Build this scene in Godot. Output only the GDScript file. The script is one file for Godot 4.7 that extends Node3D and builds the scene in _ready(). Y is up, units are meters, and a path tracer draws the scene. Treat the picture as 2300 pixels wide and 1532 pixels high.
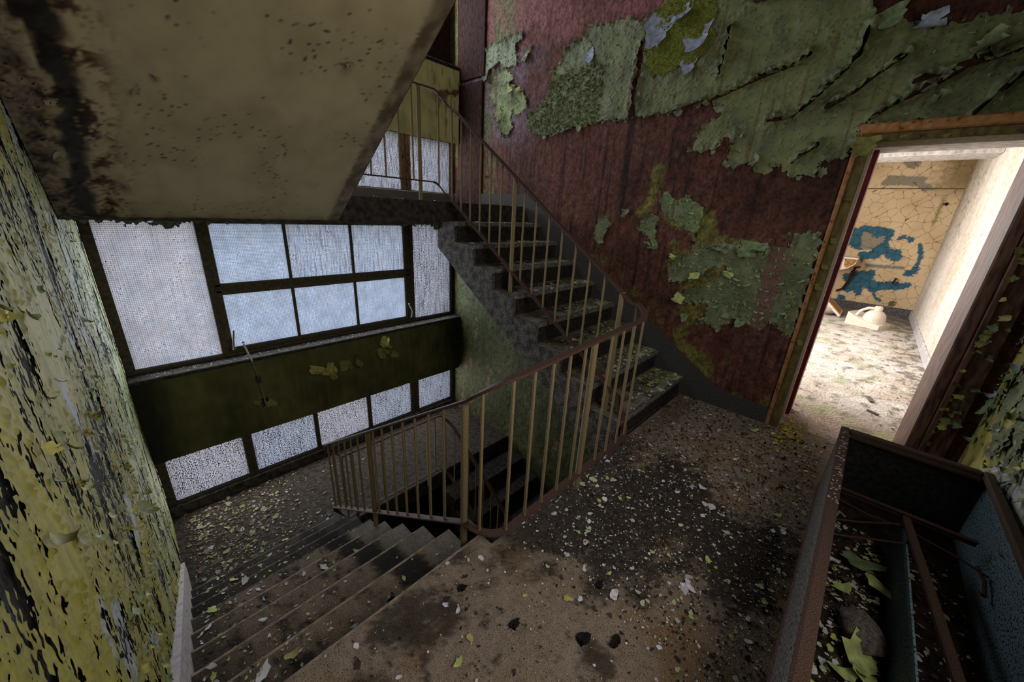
extends Node3D
# A derelict stairwell: a landing, a flight down along the left wall, a flight up along the right wall, frosted windows beyond.
# x runs across the stairwell from the left wall to the right wall, z from the windows (0) towards the viewer, y up from the landing floor.
const W := 3.488          # right wall
const LW := 0.03          # left wall
const RISE := 0.17
const GO := 0.2544
const Z1 := 3.396         # first nosing of the flight up
const ZL := 3.315         # landing nosing of the flight down
const ZE := 3.39          # landing edge at the well
const ZH := 1.37          # front of the half landings
const XD := 1.14          # right side of the flight down
const XU := 2.308         # left side of the flight up
const ZB := 5.03          # wall behind the locker
const ZT := 5.12          # right wall of the washroom
const XF := 10.1          # far wall of the washroom
const DZ0 := 4.06         # door: outer edges of the architrave, then the opening
const DZ1 := 4.97
const DO0 := 4.14
const DO1 := 4.80
const DH := 1.98

const GREEN_BAND := [1.36, 2.3, 1.33, 2.43, 1.48, 2.48, 1.6, 2.58, 1.61, 2.69, 1.62, 2.78, 1.73, 2.83, 1.74, 2.9, 1.8, 2.97, 1.96, 2.96, 2.01, 3.05, 2.17, 3.02, 2.26, 3.02, 2.4, 3.01, 2.52, 2.96, 2.75, 3.06, 2.94, 3.08, 3.89, 2.81, 3.92, 2.72, 4, 2.62, 4.06, 2.6, 4.15, 2.57, 4.23, 2.52, 4.29, 2.54, 4.35, 2.53, 4.53, 2.53, 4.69, 2.51, 4.84, 2.05, 4.68, 2.07, 4.05, 2.08, 4.06, 1.96, 4.04, 1.88, 4.02, 1.89, 3.92, 1.89, 3.92, 1.81, 3.83, 1.8, 3.79, 1.79, 3.72, 1.84, 3.67, 1.88, 3.64, 1.8, 3.56, 1.83, 3.52, 1.92, 3.4, 1.83, 3.36, 1.92, 3.35, 2, 3.41, 2.09, 3.27, 2.04, 3.25, 1.99, 3.19, 1.98, 3.06, 2, 3.09, 2.09, 3.15, 2.17, 3.25, 2.22, 3.28, 2.26, 3.12, 2.33, 2.99, 2.3, 2.84, 2.28, 2.61, 2.28, 2.45, 2.27, 2.34, 2.29, 2.12, 2.28, 1.95, 2.27, 1.78, 2.23, 1.67, 2.22, 1.43, 2.26]
const GREEN_LEAF := [0.59, 2.84, 0.58, 2.98, 0.61, 3.1, 0.73, 3.19, 0.91, 3.16, 1.17, 3.2, 1.22, 3.12, 1.11, 3.09, 1.13, 2.91, 0.94, 2.92, 0.87, 2.98, 0.72, 2.94, 0.69, 2.85, 0.62, 2.84]
const GREEN_HANG := [0.75, 2.9, 0.97, 2.91, 1.12, 2.81, 1.05, 2.77, 1.05, 2.72, 1.17, 2.7, 1.26, 2.63, 1.32, 2.51, 1.23, 2.47, 1.14, 2.45, 1.09, 2.51, 1.07, 2.42, 1.13, 2.34, 1.04, 2.25, 0.95, 2.28, 0.9, 2.41, 0.77, 2.47, 0.84, 2.57, 0.73, 2.69]
const GREEN_TAB := [1.15, 2.94, 1.25, 3, 1.33, 3.08, 1.33, 2.99, 1.26, 2.92]
const GREEN_MID_A := [2.74, 1.39, 2.76, 1.48, 2.84, 1.53, 2.93, 1.48, 2.9, 1.42, 2.93, 1.3, 2.95, 1.24, 2.9, 1.21, 2.87, 1.24, 2.87, 1.31, 2.79, 1.36]
const GREEN_MID_B := [2.9, 1.69, 2.96, 1.7, 2.99, 1.66, 3.04, 1.61, 3.09, 1.66, 3.14, 1.67, 3.19, 1.62, 3.27, 1.58, 3.26, 1.48, 3.25, 1.41, 3.21, 1.38, 3.14, 1.42, 3.08, 1.44, 3.05, 1.49, 2.98, 1.5, 2.92, 1.57]
const GREEN_LOW := [3.09, 1.16, 3.12, 1.2, 3.23, 1.22, 3.28, 1.29, 3.38, 1.31, 3.43, 1.3, 3.49, 1.31, 3.53, 1.33, 3.59, 1.34, 3.63, 1.28, 3.7, 1.28, 3.74, 1.32, 3.78, 1.35, 3.88, 1.35, 3.85, 1.43, 3.97, 1.45, 4.03, 1.45, 4.05, 1.38, 4.05, 1.33, 4.05, 1.23, 4.06, 1.08, 4.05, 0.97, 4.05, 0.83, 4.05, 0.7, 3.99, 0.73, 3.93, 0.81, 3.87, 0.77, 3.88, 0.72, 3.78, 0.73, 3.73, 0.76, 3.7, 0.79, 3.63, 0.75, 3.61, 0.69, 3.55, 0.67, 3.48, 0.67, 3.45, 0.73, 3.46, 0.81, 3.4, 0.87, 3.32, 0.84, 3.26, 0.81, 3.24, 0.86, 3.27, 0.92, 3.37, 0.98, 3.42, 1.02, 3.52, 1.09, 3.51, 1.16, 3.39, 1.13, 3.35, 1.07, 3.27, 1, 3.19, 0.98, 3.12, 0.99, 3.08, 0.99]
const GREEN_SPOT := [2.3, 1.31, 2.33, 1.46, 2.41, 1.48, 2.47, 1.41, 2.41, 1.3, 2.41, 1.23, 2.32, 1.23]
const GREEN_DOT := [2.56, 1.53, 2.6, 1.56, 2.63, 1.54, 2.6, 1.48, 2.56, 1.49]
const MUSTARD_A := [2.8, 1.91, 2.89, 1.9, 2.88, 1.78, 2.88, 1.61, 2.8, 1.51, 2.74, 1.49, 2.67, 1.54, 2.74, 1.59, 2.79, 1.69, 2.78, 1.82]
const MUSTARD_B := [2.91, 1.54, 3.06, 1.66, 3.23, 1.57, 3.32, 1.56, 3.37, 1.54, 3.37, 1.45, 3.41, 1.4, 3.5, 1.37, 3.6, 1.36, 3.73, 1.37, 3.78, 1.37, 3.58, 1.28, 3.32, 1.22, 3.23, 1.22, 3.13, 1.19, 3.1, 1.21, 3.23, 1.26, 3.21, 1.36, 3.17, 1.41, 3.04, 1.41, 3, 1.45]
const MUSTARD_C := [3.05, 1.15, 3.14, 1.19, 3.42, 1.2, 3.54, 1.18, 3.52, 1.08, 3.42, 1.01, 3.45, 0.82, 3.41, 0.65, 3.34, 0.62, 3.22, 0.71, 3.27, 0.8, 3.19, 0.98, 3.08, 1.04]
const MUSTARD_D := [3.21, 0.57, 3.35, 0.64, 3.35, 0.58, 3.31, 0.48, 3.46, 0.46, 3.62, 0.32, 3.59, 0.19, 3.41, 0.32, 3.27, 0.41]
const MUSTARD_E := [2.32, 1.44, 2.41, 1.49, 2.48, 1.45, 2.46, 1.4, 2.4, 1.34, 2.34, 1.38]
const MUSTARD_F := [3.03, 1.3, 3.09, 1.33, 3.14, 1.3, 3.12, 1.23, 3.11, 1.19, 3.07, 1.26]
const MOSS := [2.52, 2.96, 2.69, 3.02, 2.78, 3.08, 3.04, 3, 3.08, 2.87, 3.04, 2.8, 3.1, 2.74, 3.05, 2.64, 2.98, 2.6, 2.78, 2.56, 2.66, 2.55, 2.61, 2.61, 2.57, 2.76]
const RIDGES := [[2.84, 2.28, 3.04, 2.3, 3.16, 2.34, 3.32, 2.39, 3.52, 2.45, 3.66, 2.48, 3.72, 2.52], [3.57, 2.17, 3.71, 2.18, 3.79, 2.25, 3.86, 2.33, 3.92, 2.4, 3.97, 2.48, 3.97, 2.61], [3.89, 2.21, 4, 2.28, 4.07, 2.35, 4.17, 2.43], [4.1, 2.12, 4.22, 2.21, 4.33, 2.26, 4.41, 2.32, 4.46, 2.37], [4.52, 2.11, 4.57, 2.19, 4.62, 2.26], [4.24, 2.29, 4.39, 2.32, 4.58, 2.37], [3.77, 1.9, 3.89, 2], [3.19, 2.51, 3.21, 2.63, 3.21, 2.76]]
const SLIT := [2.53, 2.79, 2.54, 2.62, 2.52, 2.45, 2.54, 2.29]
const BLUE_A := [3.82, 1.27, 3.83, 1.49, 3.96, 1.52, 4.07, 1.57, 4.14, 1.56, 4.36, 1.55, 4.49, 1.5, 4.5, 1.42, 4.47, 1.31, 4.51, 1.21, 4.57, 1.18, 4.69, 1.17, 4.71, 1.07, 4.73, 1.04, 4.67, 0.96, 4.58, 0.96, 4.45, 1.06, 4.41, 0.98, 4.31, 0.97, 4.22, 0.97, 4.2, 0.86, 4.09, 1.07, 4.25, 1.11, 4.28, 1.15, 4.12, 1.11, 4, 1.14, 3.86, 1.22]
const BARE_A := [4.08, 1.27, 4.07, 1.46, 4.15, 1.44, 4.28, 1.35, 4.39, 1.41, 4.41, 1.34, 4.36, 1.26, 4.26, 1.13, 4.15, 1.12]
const BLUE_B := [4.56, 1.32, 4.58, 1.41, 4.66, 1.43, 4.77, 1.39, 4.79, 1.3, 4.74, 1.3, 4.7, 1.37, 4.63, 1.34]
const BLUE_C := [4.87, 1.19, 4.86, 1.33, 4.91, 1.28, 4.96, 1.15, 4.97, 0.99, 4.98, 0.82, 4.95, 0.73, 4.82, 0.74, 4.81, 0.81, 4.9, 0.86, 4.91, 0.99, 4.92, 1.09]
const BLUE_D := [3.99, 0.63, 4.18, 0.73, 4.45, 0.78, 4.44, 0.56, 4.67, 0.6, 4.83, 0.6, 4.99, 0.61, 4.98, 0.54, 4.84, 0.47, 4.71, 0.44, 4.54, 0.39, 4.58, 0.3, 4.67, 0.25, 4.66, 0.2, 4.57, 0.22, 4.5, 0.36, 4.35, 0.43, 4.35, 0.31, 4.35, 0.23, 4.28, 0.24, 4.24, 0.33, 4.12, 0.29, 4.05, 0.37, 4.1, 0.48, 4.01, 0.54]
const BLUE_E := [4.02, 0.14, 4.03, 0.25, 4.14, 0.22, 4.17, 0.15, 4.09, 0.12]
const BLUE_F := [4.22, 0.88, 4.8, 0.89, 4.81, 0.84, 4.7, 0.83, 4.46, 0.82, 4.28, 0.81]
const BARE_B := [4.06, 2.29, 4.14, 2.42, 4.22, 2.43, 4.64, 2.39, 4.64, 2.31, 4.82, 2.21, 4.78, 2.16, 4.65, 2.17, 4.58, 2.24, 4.4, 2.27, 4.29, 2.27, 4.17, 2.25]
const BARE_C := [4.22, 2.7, 4.49, 2.68, 4.49, 2.57, 4.39, 2.52, 4.33, 2.56, 4.22, 2.67]

var rng := RandomNumberGenerator.new()
var taken := {}
var M := {}

# ---------------------------------------------------------------- naming
func numbered(called: String) -> String:
	if not taken.has(called):
		taken[called] = 0
		return called
	taken[called] += 1
	return "%s_%03d" % [called, taken[called]]

func tag(o: Node, label := "", category := "", group := "", kind := "") -> Node:
	if label: o.set_meta("label", label)
	if category: o.set_meta("category", category)
	if group: o.set_meta("group", group)
	if kind: o.set_meta("kind", kind)
	return o

func thing(called: String, label: String, category: String, at := Vector3.ZERO, turn := 0.0, group := "", kind := "") -> Node3D:
	var o := Node3D.new()
	o.name = numbered(called)
	add_child(o)
	o.position = at
	o.rotation.y = turn
	tag(o, label, category, group, kind)
	return o

func put(called: String, mesh: Mesh, m: Material, parent: Node = self) -> MeshInstance3D:
	var o := MeshInstance3D.new()
	o.name = numbered(called) if parent == self else called
	o.mesh = mesh
	o.material_override = m
	parent.add_child(o, true)
	return o

func obj(called: String, st: SurfaceTool, m: Material, parent: Node = self) -> MeshInstance3D:
	st.generate_normals()
	return put(called, st.commit(), m, parent)

func struct(called: String, st: SurfaceTool, m: Material, label := "") -> MeshInstance3D:
	var o := obj(called, st, m)
	tag(o, label, "", "", "structure")
	return o

# ---------------------------------------------------------------- shapes
func mb() -> SurfaceTool:
	var st := SurfaceTool.new()
	st.begin(Mesh.PRIMITIVE_TRIANGLES)
	st.set_smooth_group(-1)
	return st

func tri(st: SurfaceTool, a: Vector3, b: Vector3, c: Vector3, inside: Vector3) -> void:
	var n := (b - a).cross(c - a)
	if n.length_squared() < 1e-16: return
	if n.dot((a + b + c) / 3.0 - inside) > 0.0:
		st.add_vertex(a); st.add_vertex(c); st.add_vertex(b)
	else:
		st.add_vertex(a); st.add_vertex(b); st.add_vertex(c)

func quad(st: SurfaceTool, a: Vector3, b: Vector3, c: Vector3, d: Vector3, inside: Vector3) -> void:
	tri(st, a, b, c, inside)
	tri(st, a, c, d, inside)

func box(st: SurfaceTool, lo: Vector3, hi: Vector3, bev := 0.004, xf := Transform3D.IDENTITY) -> void:
	var c := (lo + hi) / 2.0
	var h := (hi - lo).abs() / 2.0
	bev = minf(bev, minf(h.x, minf(h.y, h.z)) * 0.45)
	var cc := xf * c
	var v := func(ax: int, s: Vector3) -> Vector3:
		var p := h - Vector3.ONE * bev
		p[ax] = h[ax]
		return xf * (c + p * s)
	for ax in 3:
		var j := (ax + 1) % 3
		var k := (ax + 2) % 3
		for s in [-1.0, 1.0]:
			var q := []
			for e in [[-1.0, -1.0], [1.0, -1.0], [1.0, 1.0], [-1.0, 1.0]]:
				var g := Vector3.ZERO
				g[ax] = s; g[j] = e[0]; g[k] = e[1]
				q.append(v.call(ax, g))
			quad(st, q[0], q[1], q[2], q[3], cc)
	if bev <= 0.0: return
	for ax in 3:
		var j := (ax + 1) % 3
		var k := (ax + 2) % 3
		for s in [-1.0, 1.0]:
			for t in [-1.0, 1.0]:
				var g := Vector3.ZERO
				g[j] = s; g[k] = t
				g[ax] = -1.0
				var a: Vector3 = v.call(j, g)
				var d: Vector3 = v.call(k, g)
				g[ax] = 1.0
				var b: Vector3 = v.call(j, g)
				var e: Vector3 = v.call(k, g)
				quad(st, a, b, e, d, cc)
	for sx in [-1.0, 1.0]:
		for sy in [-1.0, 1.0]:
			for sz in [-1.0, 1.0]:
				var g := Vector3(sx, sy, sz)
				tri(st, v.call(0, g), v.call(1, g), v.call(2, g), cc)

# A flat outline carried along a vector: outline points are o + x*u + y*v.
func prism(st: SurfaceTool, pts: PackedVector2Array, o: Vector3, u: Vector3, v: Vector3, along: Vector3) -> void:
	var n := pts.size()
	var tris := Geometry2D.triangulate_polygon(pts)
	var f := PackedVector3Array()
	for p in pts: f.append(o + u * p.x + v * p.y)
	for k in range(0, tris.size(), 3):
		var a := f[tris[k]]
		var b := f[tris[k + 1]]
		var c := f[tris[k + 2]]
		tri(st, a, b, c, a + along)
		tri(st, a + along, b + along, c + along, a)
	var cw := Geometry2D.is_polygon_clockwise(pts)
	for k in n:
		var a2 := pts[k]
		var b2 := pts[(k + 1) % n]
		var side := (b2 - a2).orthogonal() * (-1.0 if cw else 1.0)
		var a := f[k]
		var b := f[(k + 1) % n]
		var outward := u * side.x + v * side.y
		quad(st, a, b, b + along, a + along, (a + b) / 2.0 + along / 2.0 + outward)

# An outline (x sideways, y upwards) swept along a path; side walls are smooth along the path and crisp across it.
func sweep(st: SurfaceTool, path: PackedVector3Array, prof: PackedVector2Array, up := Vector3.UP, smooth := false) -> void:
	var n := path.size()
	var rings: Array[PackedVector3Array] = []
	for i in n:
		var t := (path[mini(i + 1, n - 1)] - path[maxi(i - 1, 0)]).normalized()
		var side := t.cross(up).normalized()
		var uu := side.cross(t).normalized()
		var r := PackedVector3Array()
		for p in prof: r.append(path[i] + side * p.x + uu * p.y)
		rings.append(r)
	var m := prof.size()
	for j in m:
		st.set_smooth_group(1 if smooth else 1 + j)
		for i in n - 1:
			var ce := (path[i] + path[i + 1]) / 2.0
			quad(st, rings[i][j], rings[i][(j + 1) % m], rings[i + 1][(j + 1) % m], rings[i + 1][j], ce)
	st.set_smooth_group(-1)
	for e in [0, n - 1]:
		var inner := path[1] if e == 0 else path[n - 2]
		for j in range(1, m - 1): tri(st, rings[e][0], rings[e][j], rings[e][j + 1], inner)

func ring(r: float, sides: int, ry := 0.0) -> PackedVector2Array:
	var a := PackedVector2Array()
	for i in sides: a.append(Vector2(cos(TAU * i / sides) * r, sin(TAU * i / sides) * (ry if ry > 0.0 else r)))
	return a

func flat(w: float, h: float, b := 0.002) -> PackedVector2Array:
	var x := w / 2.0
	var y := h / 2.0
	return PackedVector2Array([Vector2(-x + b, -y), Vector2(x - b, -y), Vector2(x, -y + b), Vector2(x, y - b), Vector2(x - b, y), Vector2(-x + b, y), Vector2(-x, y - b), Vector2(-x, -y + b)])

func tube(st: SurfaceTool, path: PackedVector3Array, r: float, sides := 10) -> void:
	var t := (path[path.size() - 1] - path[0]).normalized()
	sweep(st, path, ring(r, sides), Vector3.RIGHT if absf(t.y) > 0.8 else Vector3.UP, true)

func lathe(st: SurfaceTool, prof: PackedVector2Array, sides: int, xf := Transform3D.IDENTITY, squash := 1.0) -> void:
	st.set_smooth_group(2)
	for i in prof.size() - 1:
		for k in sides:
			var p := []
			for e in [[i, k], [i, k + 1], [i + 1, k + 1], [i + 1, k]]:
				var a: float = TAU * e[1] / sides
				p.append(xf * Vector3(cos(a) * prof[e[0]].x, prof[e[0]].y, sin(a) * prof[e[0]].x * squash))
			var mid := (prof[i] + prof[i + 1]) / 2.0
			var d := prof[i + 1] - prof[i]
			var inn := Vector2(mid.x, mid.y) - Vector2(d.y, -d.x).normalized() * 0.01
			var am := TAU * (k + 0.5) / sides
			quad(st, p[0], p[1], p[2], p[3], xf * Vector3(cos(am) * inn.x, inn.y, sin(am) * inn.x * squash))
	st.set_smooth_group(-1)

# A sheet of nu x nv cells laid over o + u*ud + v*vd, pushed out along nd by disp; where field is given only its positive side is kept (cut along the zero line).
func sheet(o: Vector3, ud: Vector3, vd: Vector3, nd: Vector3, nu: int, nv: int, cell: float, field: PackedFloat32Array, disp: PackedFloat32Array, col: PackedColorArray) -> ArrayMesh:
	var row := nu + 1
	var cnt := row * (nv + 1)
	var P := PackedVector3Array(); P.resize(cnt)
	var N := PackedVector3Array(); N.resize(cnt)
	var UV := PackedVector2Array(); UV.resize(cnt)
	var has := disp.size() > 0
	var k := 0
	for j in nv + 1:
		for i in row:
			var d := 0.0
			var n := nd
			if has:
				d = disp[k]
				var du := (disp[k + 1] if i < nu else d) - (disp[k - 1] if i > 0 else d)
				var dv := (disp[k + row] if j < nv else d) - (disp[k - row] if j > 0 else d)
				n = (nd - ud * (du / (2.0 * cell)) - vd * (dv / (2.0 * cell))).normalized()
			P[k] = o + ud * (i * cell) + vd * (j * cell) + nd * d
			N[k] = n
			UV[k] = Vector2(i * cell, -j * cell)
			k += 1
	var C := col.duplicate()
	var colored := C.size() > 0
	var I := PackedInt32Array()
	var flip := ud.cross(vd).dot(nd) > 0.0     # clockwise seen from where nd points
	var cut := field.size() > 0
	var memo := {}
	for j in nv:
		for i in nu:
			var a := j * row + i
			var q := [a, a + 1, a + 1 + row, a + row]
			if not cut:
				if flip: I.append_array([a, a + row + 1, a + 1, a, a + row, a + row + 1])
				else: I.append_array([a, a + 1, a + row + 1, a, a + row + 1, a + row])
				continue
			var f := [field[q[0]], field[q[1]], field[q[2]], field[q[3]]]
			var inside := int(f[0] > 0.0) + int(f[1] > 0.0) + int(f[2] > 0.0) + int(f[3] > 0.0)
			if inside == 0: continue
			if inside == 4:
				if flip: I.append_array([a, a + row + 1, a + 1, a, a + row, a + row + 1])
				else: I.append_array([a, a + 1, a + row + 1, a, a + row + 1, a + row])
				continue
			var poly := PackedInt32Array()
			for e in 4:
				var e2 := (e + 1) % 4
				if f[e] > 0.0: poly.append(q[e])
				if (f[e] > 0.0) != (f[e2] > 0.0):
					var lo := mini(q[e], q[e2])
					var key := lo * 2 + (0 if absi(q[e] - q[e2]) == 1 else 1)
					if not memo.has(key):
						var t: float = f[e] / (f[e] - f[e2])
						memo[key] = P.size()
						P.append(P[q[e]].lerp(P[q[e2]], t))
						N.append(N[q[e]].lerp(N[q[e2]], t).normalized())
						UV.append(UV[q[e]].lerp(UV[q[e2]], t))
						if colored: C.append(C[q[e]].lerp(C[q[e2]], t))
					poly.append(memo[key])
			for e in range(1, poly.size() - 1):
				if flip: I.append_array([poly[0], poly[e + 1], poly[e]])
				else: I.append_array([poly[0], poly[e], poly[e + 1]])
	var arr := []
	arr.resize(Mesh.ARRAY_MAX)
	if cut:                                   # drop what no face uses
		var to := PackedInt32Array(); to.resize(P.size()); to.fill(-1)
		var p2 := PackedVector3Array(); var n2 := PackedVector3Array(); var u2 := PackedVector2Array(); var c2 := PackedColorArray()
		for x in I.size():
			var id := I[x]
			if to[id] < 0:
				to[id] = p2.size()
				p2.append(P[id]); n2.append(N[id]); u2.append(UV[id])
				if colored: c2.append(C[id])
			I[x] = to[id]
		P = p2; N = n2; UV = u2; C = c2
	arr[Mesh.ARRAY_VERTEX] = P
	arr[Mesh.ARRAY_NORMAL] = N
	arr[Mesh.ARRAY_TEX_UV] = UV
	if colored: arr[Mesh.ARRAY_COLOR] = C
	arr[Mesh.ARRAY_INDEX] = I
	var am := ArrayMesh.new()
	am.add_surface_from_arrays(Mesh.PRIMITIVE_TRIANGLES, arr)
	return am

# ---------------------------------------------------------------- fields
func poly(flatlist: Array) -> PackedVector2Array:
	var p := PackedVector2Array()
	for i in range(0, flatlist.size(), 2): p.append(Vector2(flatlist[i], flatlist[i + 1]))
	return p

func line_dist(p: Vector2, pts: PackedVector2Array, closed := false) -> float:
	var best := 1e9
	for i in pts.size() - (0 if closed else 1):
		best = minf(best, p.distance_squared_to(Geometry2D.get_closest_point_to_segment(p, pts[i], pts[(i + 1) % pts.size()])))
	return sqrt(best)

# Signed distance (inside positive) to a set of outlines, sampled on a coarse lattice and read back smoothly.
class Near:
	var at: Vector2
	var step: float
	var nx: int
	var ny: int
	var v := PackedFloat32Array()
	func get_at(x: float, y: float) -> float:
		var fx := clampf((x - at.x) / step, 0.0, nx - 1.001)
		var fy := clampf((y - at.y) / step, 0.0, ny - 1.001)
		var i := int(fx)
		var j := int(fy)
		fx -= i; fy -= j
		var k := j * nx + i
		return lerpf(lerpf(v[k], v[k + 1], fx), lerpf(v[k + nx], v[k + nx + 1], fx), fy)

func near(polys: Array, lo: Vector2, hi: Vector2, step := 0.025) -> Near:
	var d := Near.new()
	d.at = lo; d.step = step
	d.nx = int(ceil((hi.x - lo.x) / step)) + 1
	d.ny = int(ceil((hi.y - lo.y) / step)) + 1
	d.v.resize(d.nx * d.ny)
	var ps: Array[PackedVector2Array] = []
	for q in polys: ps.append(poly(q))
	var k := 0
	for j in d.ny:
		for i in d.nx:
			var p := lo + Vector2(i, j) * step
			var best := -1e9
			for q in ps:
				var s := line_dist(p, q, true)
				best = maxf(best, s if Geometry2D.is_point_in_polygon(p, q) else -s)
			d.v[k] = best
			k += 1
	return d

func noise(s: int, freq: float, oct := 4, kind := FastNoiseLite.TYPE_SIMPLEX_SMOOTH) -> FastNoiseLite:
	var n := FastNoiseLite.new()
	n.seed = s; n.frequency = freq; n.noise_type = kind
	n.fractal_octaves = oct
	n.fractal_type = FastNoiseLite.FRACTAL_FBM if oct > 1 else FastNoiseLite.FRACTAL_NONE
	return n

func lin(hex: String) -> Color: return Color(hex).srgb_to_linear()

# ---------------------------------------------------------------- materials
func ntex(s: int, freq: float, stops: Array, oct := 5, kind := FastNoiseLite.TYPE_SIMPLEX_SMOOTH, size := 512, ret := -1) -> NoiseTexture2D:
	var n := noise(s, freq, oct, kind)
	if ret >= 0:
		n.cellular_return_type = ret
		n.domain_warp_enabled = true
		n.domain_warp_amplitude = 40.0
		n.domain_warp_frequency = 0.012
	var t := NoiseTexture2D.new()
	t.width = size; t.height = size; t.seamless = true; t.noise = n
	var g := Gradient.new()
	var offs := PackedFloat32Array()
	var cols := PackedColorArray()
	for i in range(0, stops.size(), 2):
		offs.append(stops[i]); cols.append(Color(stops[i + 1]))
	g.offsets = offs; g.colors = cols
	t.color_ramp = g
	return t

var bumps := {}
func bump_tex(key: String) -> NoiseTexture2D:
	if not bumps.has(key):
		match key:
			"fine": bumps[key] = ntex(5, 0.03, [0.0, "000000", 1.0, "ffffff"], 6)
			"grit": bumps[key] = ntex(6, 0.09, [0.0, "000000", 0.42, "303030", 0.6, "d0d0d0", 1.0, "ffffff"], 4)
			"lump": bumps[key] = ntex(7, 0.012, [0.0, "000000", 1.0, "ffffff"], 6)
			"flake": bumps[key] = ntex(8, 0.03, [0.0, "000000", 0.3, "404040", 0.34, "c0c0c0", 1.0, "ffffff"], 3, FastNoiseLite.TYPE_CELLULAR)
	return bumps[key]

func mat(called: String, color: String, rough := 0.9, tex: Texture2D = null, scale := Vector3.ONE, bump := "", bcm := 0.2, vcol := false, uv := false) -> StandardMaterial3D:
	var m := StandardMaterial3D.new()
	m.resource_name = called
	m.albedo_color = Color(color)
	m.roughness = rough
	m.metallic_specular = 0.3
	m.cull_mode = BaseMaterial3D.CULL_DISABLED
	m.vertex_color_use_as_albedo = vcol
	if tex: m.albedo_texture = tex
	if bump:
		m.heightmap_enabled = true
		m.heightmap_texture = bump_tex(bump)
		m.heightmap_scale = bcm
	if (tex or bump):
		m.uv1_scale = scale
		if not uv:
			m.uv1_triplanar = true
			m.uv1_world_triplanar = true
	M[called] = m
	return m

func speck_detail(m: StandardMaterial3D, tex: Texture2D) -> void:
	m.detail_enabled = true
	m.detail_albedo = tex
	m.detail_blend_mode = BaseMaterial3D.BLEND_MODE_MUL

# ================================================================ scene
func _ready() -> void:
	rng.seed = 20240611
	setup_view()
	setup_lights()
	make_materials()
	build_shell()
	build_right_wall()
	build_left_wall()
	build_window_wall()
	build_added_window()
	build_soffit_flight()
	build_flights()
	build_railings()
	build_door()
	build_washroom()
	build_return_wall()
	build_locker()
	build_fixings()
	build_debris()

func setup_view() -> void:
	var cam := Camera3D.new()
	cam.name = "camera"
	add_child(cam)
	var yaw := deg_to_rad(47.075)
	var pitch := deg_to_rad(19.461)
	var roll := deg_to_rad(3.137)
	var fwd := Vector3(sin(yaw) * cos(pitch), -sin(pitch), -cos(yaw) * cos(pitch))
	var rt := Vector3(cos(yaw), 0, sin(yaw))
	var up := rt.cross(fwd)
	var rt2 := rt * cos(roll) + up * sin(roll)
	var up2 := up * cos(roll) - rt * sin(roll)
	cam.transform = Transform3D(Basis(rt2, up2, -fwd), Vector3(0.2029, 1.4825, 4.3231))
	cam.fov = rad_to_deg(2.0 * atan(766.0 / 827.8))
	cam.near = 0.02
	cam.far = 60.0
	cam.current = true
	var we := WorldEnvironment.new()
	we.name = "environment"
	var env := Environment.new()
	var sky := Sky.new()
	var sm := ProceduralSkyMaterial.new()
	sm.sky_top_color = Color(0.68, 0.72, 0.80)
	sm.sky_horizon_color = Color(0.82, 0.83, 0.86)
	sm.ground_horizon_color = Color(0.70, 0.71, 0.72)
	sm.ground_bottom_color = Color(0.45, 0.44, 0.42)
	sm.sun_angle_max = 1.0
	sm.sky_energy_multiplier = SKY
	sm.ground_energy_multiplier = SKY
	sky.sky_material = sm
	env.background_mode = Environment.BG_SKY
	env.sky = sky
	env.ambient_light_source = Environment.AMBIENT_SOURCE_SKY
	env.tonemap_mode = Environment.TONE_MAPPER_LINEAR
	env.tonemap_exposure = 1.0
	env.sdfgi_enabled = true
	env.ssao_enabled = true
	env.ssil_enabled = true
	we.environment = env
	add_child(we)

const SKY := 2.1

# Daylight entering by a window: the area of the glass, just inside it.
func daylight(called: String, at: Vector3, size: Vector2, turn: float, energy: float, color: String) -> void:
	var l := AreaLight3D.new()
	l.name = called
	l.area_size = size
	l.light_energy = energy
	l.light_color = Color(color)
	l.area_normalize_energy = true
	l.area_range = 20.0
	l.area_attenuation = 2.0
	l.shadow_enabled = true
	l.position = at
	l.rotation.y = turn
	add_child(l)

func setup_lights() -> void:
	daylight("window_daylight_upper", Vector3(1.77, 0.62, 0.075), Vector2(3.3, 1.15), PI, 9.0, "dfe8f6")
	daylight("window_daylight_lower", Vector3(1.77, -1.11, 0.075), Vector2(3.3, 0.56), PI, 4.0, "ebe7e4")
	daylight("window_daylight_half_landing", Vector3(1.77, 1.95, 0.075), Vector2(3.3, 0.56), PI, 4.0, "e4e8ee")
	daylight("window_daylight_top", Vector3(1.77, 3.68, 0.075), Vector2(3.3, 1.15), PI, 9.0, "dfe8f6")
	daylight("window_daylight_washroom", Vector3(6.2, 1.5, 2.72), Vector2(3.6, 1.7), PI, 20.0, "fffaf4")
	daylight("added_fill_front", Vector3(1.0, 1.75, ZB - 0.03), Vector2(1.5, 1.5), 0.0, 3.6, "fff4e6")  # fill light of the added window behind the camera

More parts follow.
